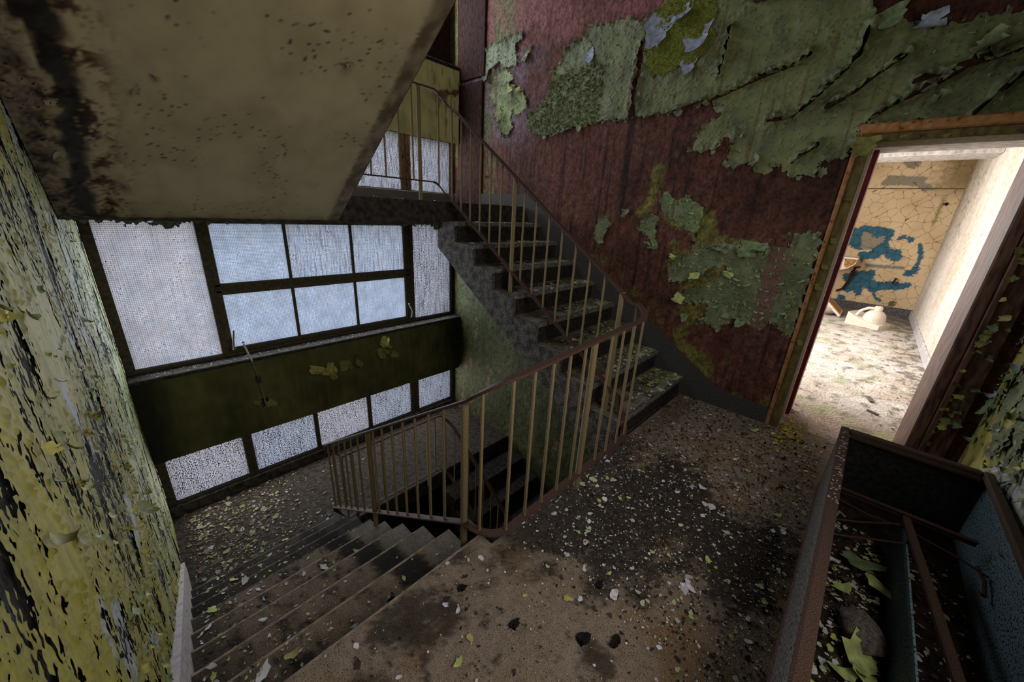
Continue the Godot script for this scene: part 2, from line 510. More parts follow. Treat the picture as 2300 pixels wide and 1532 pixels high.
# ---------------------------------------------------------------- materials
func make_materials() -> void:
	var calm := ntex(10, 0.012, [0.0, "d4d4d4", 0.5, "ececec", 1.0, "ffffff"], 6)
	var soft := ntex(11, 0.02, [0.0, "9a9a9a", 0.5, "d0d0d0", 1.0, "ffffff"], 6)
	var speckled := ntex(12, 0.06, [0.0, "202020", 0.3, "4a4a4a", 0.42, "c0c0c0", 1.0, "ffffff"], 5)
	var dirty := ntex(13, 0.018, [0.0, "686868", 0.4, "b4b4b4", 0.6, "e4e4e4", 1.0, "ffffff"], 7)
	var spots := ntex(14, 0.07, [0.0, "101010", 0.12, "303030", 0.2, "ffffff", 1.0, "ffffff"], 2, FastNoiseLite.TYPE_CELLULAR)
	var rusty := ntex(15, 0.05, [0.0, "3c2c26", 0.35, "5a443a", 0.5, "745e52", 0.65, "82746a", 1.0, "a09690"], 6)
	var grit := ntex(16, 0.11, [0.0, "1a1816", 0.4, "3a342e", 0.6, "7a6e62", 0.72, "b0a598", 1.0, "e8e2d8"], 5)
	var cracks := ntex(17, 0.011, [0.0, "6a5440", 0.010, "b8a080", 0.03, "ffffff", 1.0, "ffffff"], 1, FastNoiseLite.TYPE_CELLULAR, 1024, FastNoiseLite.RETURN_DISTANCE2_SUB)
	var V1 := Vector3(1.2, 0.5, 1.2)
	mat("plaster_maroon", "ffffff", 0.8, soft, Vector3(1.4, 1.0, 1.4), "lump", 0.5, true)
	speck_detail(M.plaster_maroon, ntex(21, 0.05, [0.0, "707070", 0.45, "e8e8e8", 1.0, "ffffff"], 5))
	mat("paint_green", "ffffff", 0.5, calm, Vector3(1.3, 1.3, 1.3), "fine", 0.15, true)
	speck_detail(M.paint_green, ntex(22, 0.05, [0.0, "282a20", 0.1, "606050", 0.15, "ffffff", 1.0, "ffffff"], 2, FastNoiseLite.TYPE_CELLULAR))
	mat("paint_mustard", "8d8444", 0.8, speckled, Vector3(3, 3, 3), "grit", 0.3)
	mat("paint_moss", "b2ba54", 0.9, speckled, Vector3(5, 5, 5), "grit", 1.2)
	mat("paint_back", "9aa2b0", 0.6, soft, Vector3(2, 2, 2))
	mat("paint_sage", "7c8a62", 0.6, soft, Vector3(2, 2, 2))
	mat("paint_olive", "7d7a40", 0.65, soft, Vector3(2, 2, 2))
	mat("paint_yellow", "a8a156", 0.6, soft, Vector3(2, 2, 2))
	mat("curl_green", "646c50", 0.55, soft, Vector3(2, 2, 2))
	mat("curl_pale", "868a70", 0.55, soft, Vector3(2, 2, 2))
	mat("paint_dark", "3c4433", 0.7, soft, Vector3(2, 2, 2))
	mat("paint_lime", "b4bd72", 0.6, soft, Vector3(2, 2, 2))
	mat("left_paint", "ffffff", 0.8, calm, Vector3(1.6, 0.8, 1.6), "fine", 0.2, true)
	mat("left_plaster", "201e1b", 0.95, dirty, Vector3(2.2, 1.0, 2.2), "grit", 0.8)
	mat("soffit", "ffffff", 0.85, calm, Vector3(0.8, 0.8, 0.8), "", 0.0, true)
	mat("spandrel", "ffffff", 0.7, calm, Vector3(1, 0.7, 1), "", 0.0, true)
	mat("plain_dark", "5d5440", 0.9, dirty, V1)
	mat("concrete", "746c64", 0.95, dirty, Vector3(1.2, 1.2, 1.2), "grit", 0.35)
	speck_detail(M.concrete, ntex(23, 0.12, [0.0, "202020", 0.4, "a8a8a8", 1.0, "ffffff"], 4))
	mat("concrete_light", "7a6b58", 0.95, calm, Vector3(3, 3, 3), "grit", 0.12)
	mat("nosing", "8c7d6a", 0.9, soft, Vector3(2, 2, 2), "grit", 0.1)
	mat("nosing_dark", "6a625a", 0.9, dirty, Vector3(2, 2, 2), "grit", 0.2)
	speck_detail(M.concrete_light, ntex(24, 0.05, [0.0, "302a24", 0.22, "a09890", 0.36, "f0f0f0", 1.0, "ffffff"], 5))
	mat("concrete_dark", "3a342e", 0.95, dirty, Vector3(1.5, 1.5, 1.5), "grit", 0.5)
	mat("floor", "ffffff", 0.9, calm, Vector3(3.2, 3.2, 3.2), "grit", 0.25, true)
	speck_detail(M.floor, ntex(25, 0.09, [0.0, "282420", 0.24, "909090", 0.36, "f4f4f4", 1.0, "ffffff"], 5))
	mat("riser_black", "2c2722", 0.95, dirty, Vector3(2, 2, 2), "grit", 0.3)
	mat("skirting", "55504c", 0.75, speckled, Vector3(4, 4, 4), "grit", 0.15)
	mat("skirting_pale", "a39a98", 0.6, soft, Vector3(2, 2, 2))
	mat("rail_rust", "8a7468", 0.8, rusty, Vector3(7, 7, 7))
	mat("rail_cream", "776c50", 0.7, ntex(26, 0.05, [0.0, "4a382c", 0.3, "6a5440", 0.36, "d0c6b0", 1.0, "ffffff"], 5), Vector3(9, 9, 9))
	mat("frame", "4c4432", 0.8, soft, Vector3(2, 2, 2))
	mat("frame_brown", "8a6a50", 0.8, dirty, Vector3(3, 1, 3))
	mat("rust_dark", "402720", 0.95, dirty, Vector3(3, 1.2, 3), "grit", 0.4)
	mat("jamb_olive", "6b5c34", 0.75, soft, Vector3(2, 0.8, 2))
	mat("architrave", "94724e", 0.75, ntex(27, 0.03, [0.0, "7a6428", 0.25, "9a8450", 0.33, "d8c0a8", 0.6, "f0dcc8", 1.0, "ffffff"], 6), Vector3(1.2, 1.2, 1.2), "fine", 0.15)
	mat("architrave_brown", "6e4e40", 0.6, dirty, Vector3(3, 0.6, 3))
	mat("gloss_red", "6e1a1e", 0.45, soft, V1)
	mat("gloss_white", "d8d0cc", 0.5, soft, V1)
	mat("wash_white", "ffffff", 0.8, ntex(28, 0.03, [0.0, "c8beb4", 0.5, "f4f0ec", 1.0, "ffffff"], 5), Vector3(1.1, 0.7, 1.1), "", 0.0, true)
	speck_detail(M.wash_white, ntex(29, 0.035, [0.0, "383430", 0.13, "504a44", 0.17, "ffffff", 1.0, "ffffff"], 6))
	mat("wash_cream", "ffffff", 0.8, cracks, Vector3(0.62, 0.62, 0.62), "fine", 0.2, true)
	mat("wash_floor", "ffffff", 0.55, calm, Vector3(0.7, 0.7, 0.7), "grit", 0.5, true)
	mat("ceramic", "e4dcd2", 0.25, ntex(30, 0.03, [0.0, "b8a080", 0.3, "f0eae0", 1.0, "ffffff"], 4), Vector3(2, 2, 2))
	mat("ceramic_rust", "c08a48", 0.5, dirty, Vector3(3, 3, 3))
	mat("pipe_rust", "8a5a3c", 0.9, rusty, Vector3(6, 6, 6))
	mat("tile_grey", "6e6a6a", 0.6, dirty, Vector3(3, 3, 3))
	mat("locker_rim", "86786c", 0.9, rusty, Vector3(9, 9, 9))
	mat("locker_side", "6a6660", 0.8, ntex(31, 0.04, [0.0, "2a1610", 0.33, "5a3a30", 0.42, "c8c4bc", 1.0, "ffffff"], 5), Vector3(2.5, 2.5, 2.5))
	mat("locker_blue", "64767c", 0.55, ntex(32, 0.05, [0.0, "100c0a", 0.28, "3a2c24", 0.36, "d8d8d8", 1.0, "ffffff"], 5), Vector3(3, 3, 3))
	mat("iron", "80685c", 0.8, rusty, Vector3(9, 9, 9))
	mat("steel_grey", "8a8478", 0.6, speckled, Vector3(8, 8, 8))
	mat("flakes", "ffffff", 0.75, null, Vector3.ONE, "", 0.0, true)
	mat("soffit_peel", "7a7056", 0.85, soft, V1, "fine", 0.1)
	mat("wash_plain", "cfc4b4", 0.85, soft, V1, "fine", 0.1)
	mat("locker_dark", "2a2826", 0.8, dirty, Vector3(3, 3, 3), "fine", 0.1)
	mat("flake_white", "cfccd2", 0.7, soft, Vector3(3, 3, 3))
	mat("flake_tan", "a5806a", 0.7, soft, Vector3(3, 3, 3))
	mat("clod", "241e1a", 0.98, dirty, Vector3(9, 9, 9), "grit", 0.4)
	mat("stone", "8a7c74", 0.95, dirty, Vector3(6, 6, 6), "grit", 0.5)
	mat("rust_plate", "5d3f36", 0.85, dirty, Vector3(6, 6, 6))

# ---------------------------------------------------------------- shell
func build_shell() -> void:
	# landing floor: slab and its worn, dirty top
	var st := mb()
	prism(st, PackedVector2Array([Vector2(LW - 0.2, ZL), Vector2(XD, ZL), Vector2(XD, ZE), Vector2(W + 0.1, ZE), Vector2(W + 0.1, ZB + 0.2), Vector2(LW - 0.2, ZB + 0.2)]), Vector3(0, -0.2, 0), Vector3.RIGHT, Vector3.BACK, Vector3(0, 0.197, 0))
	var f := struct("floor", st, M.concrete, "stained landing floor strewn with dirt and paint flakes")
	var cell := 0.0125
	var nu := int((W + 0.1 - LW) / cell)
	var nv := int((ZB - ZL) / cell)
	var dirt := near([[1.12, 3.38, 2.2, 3.4, 2.45, 3.7, 2.3, 4.1, 2.25, 4.5, 1.7, 4.5, 1.62, 4.1, 1.3, 3.74, 1.02, 3.52]], Vector2(LW, ZL), Vector2(W + 0.2, ZB + 0.1), 0.05)
	var n1 := noise(1, 2.2, 4)
	var n2 := noise(2, 9.0, 4)
	var n3 := noise(3, 40.0, 3)
	var field := PackedFloat32Array()
	var disp := PackedFloat32Array()
	var col := PackedColorArray()
	var brown := lin("85735f")
	var pale := lin("8a7a6a")
	var soot := lin("171310")
	var ochre := lin("7a5c36")
	var stains := [[0.70, 3.44, 0.17], [0.62, 3.40, 0.12], [0.78, 3.50, 0.12], [1.30, 3.86, 0.07], [0.99, 3.34, 0.06], [1.22, 3.66, 0.06], [1.08, 4.0, 0.08], [0.45, 3.55, 0.12], [1.42, 4.0, 0.09]]
	for j in nv + 1:
		for i in nu + 1:
			var x := LW + i * cell
			var z := ZL + j * cell
			var a := n1.get_noise_2d(x, z)
			var b := n2.get_noise_2d(x, z)
			var c := n3.get_noise_2d(x, z)
			var d := smoothstep(-0.10, 0.14, dirt.get_at(x, z) + a * 0.24 + b * 0.18 + c * 0.10)
			d = maxf(d, 0.85 * smoothstep(0.3, 0.5, b * 0.8 + a * 0.35 + c * 0.2))
			for sp in stains:
				d = maxf(d, 0.9 * smoothstep(sp[2], sp[2] * 0.35, Vector2(x - sp[0], z - sp[1]).length() + 0.25 * sp[2] * (b + c) * 2.0))
			d = maxf(d, 0.95 * smoothstep(3.62, 3.46, z + 0.12 * b + 0.05 * c) * smoothstep(1.1, 1.25, x) * smoothstep(2.6, 2.3, x))
			var q := brown.lerp(pale, clampf(0.5 + a, 0, 1))
			q = q.lerp(ochre, 0.5 * smoothstep(0.1, 0.5, n1.get_noise_2d(x + 9.0, z * 1.3)))
			q = q.lerp(soot, d * (0.86 + 0.14 * c))
			col.append(q)
			field.append(1.0 if (x > XD or z > ZL) and (z > ZE or x < XD) else -1.0)
			disp.append(0.004 * b * d + 0.004 * d * maxf(c, -0.3) + 0.001)
	var top := put("floor_surface", sheet(Vector3(LW, 0, ZL), Vector3.RIGHT, Vector3.BACK, Vector3.UP, nu, nv, cell, field, disp, col), M.floor, f)
	# storey above the landing, half landings and the storey below
	st = mb()
	box(st, Vector3(LW - 0.2, 2.86, 3.31), Vector3(W + 0.1, 3.06, ZB + 0.2), 0.005)
	struct("ceiling", st, M.plain_dark)
	st = mb()
	box(st, Vector3(LW - 0.2, 4.4, -0.15), Vector3(W + 0.2, 4.6, ZB + 0.2), 0.0)
	struct("ceiling", st, M.plain_dark)
	st = mb()
	box(st, Vector3(LW - 0.1, 1.325, 0.02), Vector3(W + 0.05, 1.53, ZH), 0.008)
	var hl := struct("floor", st, M.concrete_dark, "upper half landing slab with a stained mouldy front edge")
	var edge := near_edge_flakes()
	put("hanging_paint", edge, M.paint_dark, hl).set_meta("kind", "stuff")
	st = mb()
	box(st, Vector3(LW - 0.1, -1.735, 0.02), Vector3(W + 0.05, -1.53, ZH - 0.09), 0.008)
	struct("floor", st, M.concrete_dark, "lower half landing covered in fallen paint and dirt")
	st = mb()
	box(st, Vector3(LW - 0.2, -3.26, -0.15), Vector3(W + 0.2, -3.06, ZB + 0.2), 0.0)
	struct("floor", st, M.concrete_dark)
	# curb under the lower windows and the upper ones
	for y in [-1.53, 1.53]:
		st = mb()
		box(st, Vector3(LW, y, -0.05), Vector3(W, y + 0.115, 0.085), 0.006)
		struct("trim_%d" % (1 if y < 0 else 2), st, M.concrete if y < 0 else M.steel_grey)
	# thick walls round the stairwell
	st = mb()
	box(st, Vector3(LW - 0.25, -3.2, -0.2), Vector3(LW - 0.012, 4.6, ZB + 0.2), 0.0)
	struct("wall_left", st, M.left_plaster, "left wall of peeling yellow green paint over dark plaster")
	st = mb()
	box(st, Vector3(W + 0.004, -3.2, -0.2), Vector3(W + 0.45, 4.6, DO0 - 0.06), 0.0)
	box(st, Vector3(W + 0.004, -3.2, DO1 + 0.06), Vector3(W + 0.45, 4.6, ZB + 0.2), 0.0)
	box(st, Vector3(W + 0.004, DH + 0.05, DO0 - 0.06), Vector3(W + 0.45, 4.6, DO1 + 0.06), 0.0)
	box(st, Vector3(W + 0.004, -3.2, DO0 - 0.06), Vector3(W + 0.45, -0.2, DO1 + 0.06), 0.0)
	struct("wall_right", st, M.rust_dark, "maroon stair wall with peeling sheets of green paint")
	st = mb()
	box(st, Vector3(LW - 0.2, -3.2, ZB + 0.004), Vector3(0.22, 4.6, ZB + 0.09), 0.0)
	box(st, Vector3(1.78, -3.2, ZB + 0.004), Vector3(W + 0.45, 4.6, ZB + 0.09), 0.0)
	box(st, Vector3(0.22, -3.2, ZB + 0.004), Vector3(1.78, 0.97, ZB + 0.09), 0.0)
	box(st, Vector3(0.22, 2.53, ZB + 0.004), Vector3(1.78, 4.6, ZB + 0.09), 0.0)
	struct("wall_front", st, M.paint_olive, "wall behind the locker with curling olive and grey paint")

# An added, unseen window behind the viewer, put in for soft frontal light.
func build_added_window() -> void:
	var win := thing("window_8", "added unseen window behind the viewer for frontal light", "", Vector3.ZERO, 0.0, "", "structure")
	for y in [0.95, 2.49]: bar(win, "frame", 0.2, 1.8, y, y + 0.06, ZB + 0.02, ZB + 0.07, M.gloss_white)
	for x in [0.2, 0.97, 1.74]: bar(win, "mullion", x, x + 0.06, 0.97, 2.53, ZB + 0.02, ZB + 0.07, M.gloss_white)

# Ragged paint that hangs from the lower front edge of the half landing and of the soffit beside it.
func near_edge_flakes() -> ArrayMesh:
	var cell := 0.006
	var nu := int((W - LW) / cell)
	var nv := 14
	var n1 := noise(91, 4.0, 3)
	var n2 := noise(92, 34.0, 3)
	var field := PackedFloat32Array()
	var disp := PackedFloat32Array()
	for j in nv + 1:
		for i in nu + 1:
			var x := i * cell
			var hang := 0.012 + 0.05 * maxf(0.0, n1.get_noise_2d(x, 0.0)) * 1.6 + 0.035 * n2.get_noise_2d(x, 3.0 + j * 0.004)
			if x > 0.75 and x < 2.0: hang *= 0.45
			field.append(hang - j * cell)
			disp.append(0.02 * n2.get_noise_2d(x * 0.5, j * 0.02))
	return sheet(Vector3(LW, 1.332, ZH - 0.012), Vector3.RIGHT, Vector3.DOWN, Vector3.BACK, nu, nv, cell, field, disp, PackedColorArray())

# ---------------------------------------------------------------- right wall
func build_right_wall() -> void:
	var wall := get_node("wall_right")
	var cell := 0.016
	var y0 := -1.9
	var nu := int((ZB + 0.02) / cell)
	var nv := int((4.4 - y0) / cell)
	var n1 := noise(31, 1.5, 4)
	var n2 := noise(32, 6.0, 4)
	var ns := noise(33, 5.0, 4)     # streaks
	var n4 := noise(34, 22.0, 3)
	var maroon := lin("744839")
	var deep := lin("46291e")
	var pink := lin("9c6660")
	var lilac := lin("9c8490")
	var redbrown := lin("7d4738")
	var black := lin("1f1816")
	var olive := lin("4c5029")
	var olived := lin("33371c")
	var must := lin("8d8444")
	var greenstain := lin("7d8a58")
	var musty := near([MUSTARD_A, MUSTARD_B, MUSTARD_C, MUSTARD_D, MUSTARD_E, MUSTARD_F], Vector2(2.2, 0.0), Vector2(4.1, 2.0), 0.03)
	var green := near([GREEN_BAND], Vector2(1.2, 1.6), Vector2(5.1, 3.2), 0.05)
	var field := PackedFloat32Array()
	var disp := PackedFloat32Array()
	var col := PackedColorArray()
	for j in nv + 1:
		for i in nu + 1:
			var z := i * cell
			var y := y0 + j * cell
			var a := n1.get_noise_2d(z, y)
			var b := n2.get_noise_2d(z, y * 0.7)
			var s := ns.get_noise_2d(z * 1.3 + 0.12 * b, y * 0.22)
			var c := n4.get_noise_2d(z, y)
			var q: Color
			var nosing := RISE + (Z1 - z) / GO * RISE
			if y < minf(nosing - 0.33, 1.4) and z < Z1 + 0.1 or y < -0.2:
				# old olive gloss below the flight
				q = olive.lerp(olived, clampf(0.45 + a * 0.8 - s * 0.5, 0, 1))
				q = q.lerp(lin("8a6a48"), 0.5 * smoothstep(0.25, 0.6, n2.get_noise_2d(z * 0.6 + 4.0, y * 0.3)))
				var crack := absf(n1.get_noise_2d(z * 2.2 + 5.0, y * 2.2))
				if crack < 0.018 + 0.02 * maxf(0.0, b): q = q.lerp(black, 0.85)
			else:
				q = maroon.lerp(deep, clampf(0.35 + s * 0.55 + a * 0.7 + b * 0.35, 0, 1))
				q = q.lerp(lilac, smoothstep(0.0, 1.0, clampf((1.75 - z) * 1.6, 0, 1) * clampf((y - 1.95) * 2.0, 0, 1) * (0.62 + a * 0.7 + b * 0.3)))
				q = q.lerp(redbrown, clampf(0.65 * (1.0 - absf(z - 2.0) / 0.5) * clampf(1.0 - absf(y - 1.95) / 0.45, 0, 1) + 0.25 * s, 0, 0.8))
				q = q.lerp(lin("8c6c66"), 0.25 * smoothstep(0.15, 0.5, b + c * 0.3))
				q = q.lerp(deep, 0.7 * smoothstep(3.0, 3.9, z) * smoothstep(1.2, 1.7, y))
				if y > 2.9:
					var up := smoothstep(2.98, 3.12, y + b * 0.08 + 0.05 * (z - 1.0))
					q = q.lerp(pink.lerp(maroon, clampf(0.3 + s + a * 0.5, 0, 1)), up * (1.0 - smoothstep(2.6, 3.4, z)))
					q = q.lerp(greenstain, up * 0.7 * smoothstep(0.35, 0.0, absf(z - 0.95 + 0.1 * s)) * clampf(0.5 + s, 0, 1))
				q = q.lerp(lin("8f9158").lerp(lin("7a4a2c"), clampf(0.2 + s + b * 0.6, 0, 1)), smoothstep(0.19, 0.16, z) * smoothstep(1.95, 2.1, y))
				# mould beside the corner duct, running drips
				q = q.lerp(greenstain, 0.75 * smoothstep(0.22, 0.0, absf(z - 0.72 + 0.08 * b)) * clampf(0.55 + s * 1.2, 0, 1) * smoothstep(3.0, 2.4, y))
				var drip := smoothstep(0.22, 0.5, ns.get_noise_2d(z * 3.4 + 7.0, y * 0.1) + 0.15 * b)
				q = q.lerp(black, 0.75 * drip * smoothstep(2.35, 2.0, y))
				q = q.lerp(black, 0.8 * smoothstep(0.05, 0.0, absf(z - 2.53 - 0.02 * b)) * smoothstep(2.35, 2.2, y) * smoothstep(1.2, 1.9, y))
				# mustard undercoat
				if z > 2.2 and z < 4.06 and y < 2.0 and y > 0.02:
					var m := musty.get_at(z, y) + b * 0.03 + c * 0.028
					q = q.lerp(must.lerp(lin("5a5426"), clampf(0.3 + b + c * 0.6, 0, 1)), smoothstep(-0.004, 0.006, m))
					var low := smoothstep(0.55, 0.15, y - (0.0 if z > 3.6 else maxf(0.0, nosing - 0.1)))
					q = q.lerp(must, 0.55 * low * smoothstep(0.05, 0.3, b + a * 0.5))
				if z > 3.78 and z < 3.9 and y < 1.36 and y > 0.5: q = q.lerp(lin("6e4a42"), 0.8)
			col.append(q)
			disp.append(0.004 * a + 0.003 * b + 0.002 * c)
			field.append(maxf(maxf(DO0 - 0.03 - z, z - DO1 - 0.03), y - DH - 0.03) if y > -0.02 else 1.0)
	var ms := sheet(Vector3(W, y0, 0), Vector3.BACK, Vector3.UP, Vector3.LEFT, nu, nv, cell, field, disp, col)
	put("plaster", ms, M.plaster_maroon, wall)
	# green paint that still hangs on
	paint_patch(wall, "green_paint_sheet", [GREEN_BAND], 0.010, 0.034, true, "6c7249")
	paint_patch(wall, "green_paint_sheet", [GREEN_LEAF], 0.009, 0.03, false, "7a8460")
	paint_patch(wall, "green_paint_sheet", [GREEN_HANG], 0.008, 0.04, false, "8d9866")
	paint_patch(wall, "green_paint_sheet", [GREEN_TAB], 0.009, 0.04, false, "7f8c5c")
	paint_patch(wall, "green_paint_sheet", [GREEN_MID_A], 0.008, 0.016, false, "6b7a52")
	paint_patch(wall, "green_paint_sheet", [GREEN_MID_B], 0.008, 0.02, false, "6b7a52")
	paint_patch(wall, "green_paint_sheet", [GREEN_LOW], 0.009, 0.016, false, "626c4e")
	paint_patch(wall, "green_paint_sheet", [GREEN_SPOT], 0.009, 0.012, false, "66704c")
	paint_patch(wall, "green_paint_sheet", [GREEN_DOT], 0.009, 0.012, false, "5a6a48")
	# mossy undercoat
	var mo := near([MOSS], Vector2(2.4, 2.4), Vector2(3.2, 3.15), 0.025)
	cell = 0.009
	nu = int(0.8 / cell); nv = int(0.72 / cell)
	field = PackedFloat32Array(); disp = PackedFloat32Array()
	for j in nv + 1:
		for i in nu + 1:
			var z := 2.42 + i * cell
			var y := 2.42 + j * cell
			field.append(mo.get_at(z, y) + 0.03 * n2.get_noise_2d(z * 2, y * 2))
			disp.append(0.014 + 0.03 * absf(n4.get_noise_2d(z * 1.8, y * 1.8)))
	put("moss_paint", sheet(Vector3(W, 2.42, 2.42), Vector3.BACK, Vector3.UP, Vector3.LEFT, nu, nv, cell, field, disp, PackedColorArray()), M.paint_moss, wall)
	# duct in the corner by the windows
	var st := mb()
	box(st, Vector3(W - 0.035, 1.53, 0.17), Vector3(W + 0.01, 2.86, 0.62), 0.006)
	box(st, Vector3(W - 0.028, 2.9, 0.16), Vector3(W + 0.01, 4.4, 0.64), 0.006)
	obj("corner_duct", st, M.rust_dark, wall)
	# loose peels on the right wall
	var spots := [[2.70, 2.95, 0.24, 0, 0.35, 5], [2.80, 2.97, 0.17, 0, -0.5, 3], [2.95, 2.80, 0.22, 0, -0.3, 9], [2.95, 2.64, 0.13, 0, 0.1, 5], [2.02, 2.86, 0.12, 0, -0.4], [3.65, 1.36, 0.16, 1, 0.1], [3.70, 1.35, 0.13, 1, -0.2], [3.43, 1.32, 0.11, 1, 0.0], [3.50, 1.33, 0.10, 1, 0.2], [3.55, 1.12, 0.09, 2, 0.2], [3.30, 1.08, 0.10, 2, -0.2], [3.24, 0.88, 0.11, 2, 0.5], [3.36, 0.85, 0.08, 1, 0.6], [4.22, 2.56, 0.17, 0, 0.1], [4.02, 2.66, 0.16, 1, -0.4], [3.60, 0.80, 0.07, 1, 0.0], [3.72, 0.78, 0.09, 1, 0.3], [3.44, 0.72, 0.09, 1, -0.2], [3.30, 0.72, 0.07, 1, 0.2], [1.07, 2.75, 0.12, 2, 0.2], [1.2, 2.68, 0.10, 2, -0.3], [3.1, 1.2, 0.07, 2, 0.4], [2.86, 1.28, 0.08, 1, 0.1], [4.33, 2.2, 0.14, 1, -0.6], [4.45, 2.42, 0.16, 1, -0.5]]
	var mats := [M.paint_back, M.paint_sage, M.paint_lime]
	for p in spots:
		peel(wall, Vector3(W - 0.012, p[1], p[0]), Vector3.LEFT, Vector3.DOWN.rotated(Vector3.RIGHT, p[4]), p[2], mats[p[3]], "paint_peel", p[5] if p.size() > 5 else -1)
	scatter_curls(wall, 1500, 36)
	edge_curls(wall)

# One cracked area of paint on the right wall: jagged rim, curled edges, tears along its ridges.
func paint_patch(wall: Node, called: String, polys: Array, base: float, curl: float, band: bool, tone: String) -> void:
	var lo := Vector2(1e9, 1e9)
	var hi := -lo
	for q in polys:
		for p in poly(q):
			lo = lo.min(p); hi = hi.max(p)
	lo -= Vector2(0.05, 0.05); hi += Vector2(0.05, 0.05)
	hi.x = minf(hi.x, ZB - 0.01)
	var d := near(polys, lo, hi, 0.035 if band else 0.018)
	var cell := 0.0095 if band else 0.007
	var nu := int((hi.x - lo.x) / cell)
	var nv := int((hi.y - lo.y) / cell)
	var n1 := noise(41, 3.5, 3)
	var n2 := noise(42, 16.0, 3)
	var n3 := noise(43, 60.0, 2)
	var ns := noise(44, 6.0, 3)
	var ridges: Array[PackedVector2Array] = []
	if band:
		for r in RIDGES: ridges.append(poly(r))
	var slit := poly(SLIT)
	var c0 := lin(tone)
	var c1 := lin("555a3d")
	var c2 := lin("8c8a62")
	var c3 := lin("6e7468")
	var rust := lin("54402a")
	var field := PackedFloat32Array()
	var disp := PackedFloat32Array()
	var col := PackedColorArray()
	for j in nv + 1:
		for i in nu + 1:
			var z := lo.x + i * cell
			var y := lo.y + j * cell
			var a := n1.get_noise_2d(z, y)
			var b := n2.get_noise_2d(z, y)
			var c := n3.get_noise_2d(z, y)
			var s := d.get_at(z, y) + b * 0.03 + c * 0.018
			var dd := base + 0.006 * a
			if band and s > -0.05:
				var p := Vector2(z, y)
				for k in ridges.size():
					var e := line_dist(p, ridges[k])
					if e < 0.09:
						dd += (0.034 + 0.03 * b) * exp(-e * e / 0.0005)
						var below := p + Vector2(0.012, 0.022)
						s = minf(s, line_dist(below, ridges[k]) - 0.005 - 0.018 * maxf(0.0, b + a * 0.6 + 0.1))
				s = minf(s, line_dist(p, slit) - 0.022 - 0.012 * b)
				# crumbled zone at the near lower left of the band, and blisters
				var crumb := clampf((2.25 - z) * 2.0, 0, 1) * clampf((2.62 - y) * 5.0, 0, 1)
				if crumb > 0.0: s = minf(s, 0.03 + 0.1 * (c + 0.32) + (1.0 - crumb) * 0.1)
				dd += crumb * 0.012 * absf(c)
			elif not band:
				s = minf(s, 0.012 + 0.05 * (0.62 + b * 1.1 + c * 0.7))
			var rim := clampf(1.0 - s / 0.055, 0, 1)
			dd += curl * rim * rim * clampf(0.35 + b * 1.5 + a * 0.8, 0.0, 1.2)
			var bl := maxf(0.0, c * 1.3 + b * 0.6 - 0.42)
			dd += 0.016 * bl
			field.append(s)
			disp.append(dd)
			var q := c0.lerp(c1, clampf(0.4 + a * 1.2, 0, 1)).lerp(lin("2e3222"), 0.75 * smoothstep(0.42, 0.6, c + 0.3 * b))
			q = q.lerp(c2, clampf(ns.get_noise_2d(z * 0.8, y * 0.5) * 0.6, 0, 0.3))
			q = q.lerp(c3, 0.5 * clampf(b, 0, 1))
			var run := smoothstep(0.3, 0.6, ns.get_noise_2d(z * 2.6 + 3.0, y * 0.14))
			q = q.lerp(rust, 0.65 * run)
			if band: q = q.lerp(lin("39422f"), 0.35 * smoothstep(3.6, 4.6, z))
			if z > 3.775 and z < 3.895 and y < 1.36 and y > 0.62 and not band: q = q.lerp(lin("6a4b44"), 0.85 * smoothstep(0.0, 0.3, 0.5 + b))
			col.append(q)
	put(called, sheet(Vector3(W, lo.y, lo.x), Vector3.BACK, Vector3.UP, Vector3.LEFT, nu, nv, cell, field, disp, col), M.paint_green, wall)

# ---------------------------------------------------------------- loose paint
var peel_meshes: Array[ArrayMesh] = []
var flake_meshes: Array[ArrayMesh] = []

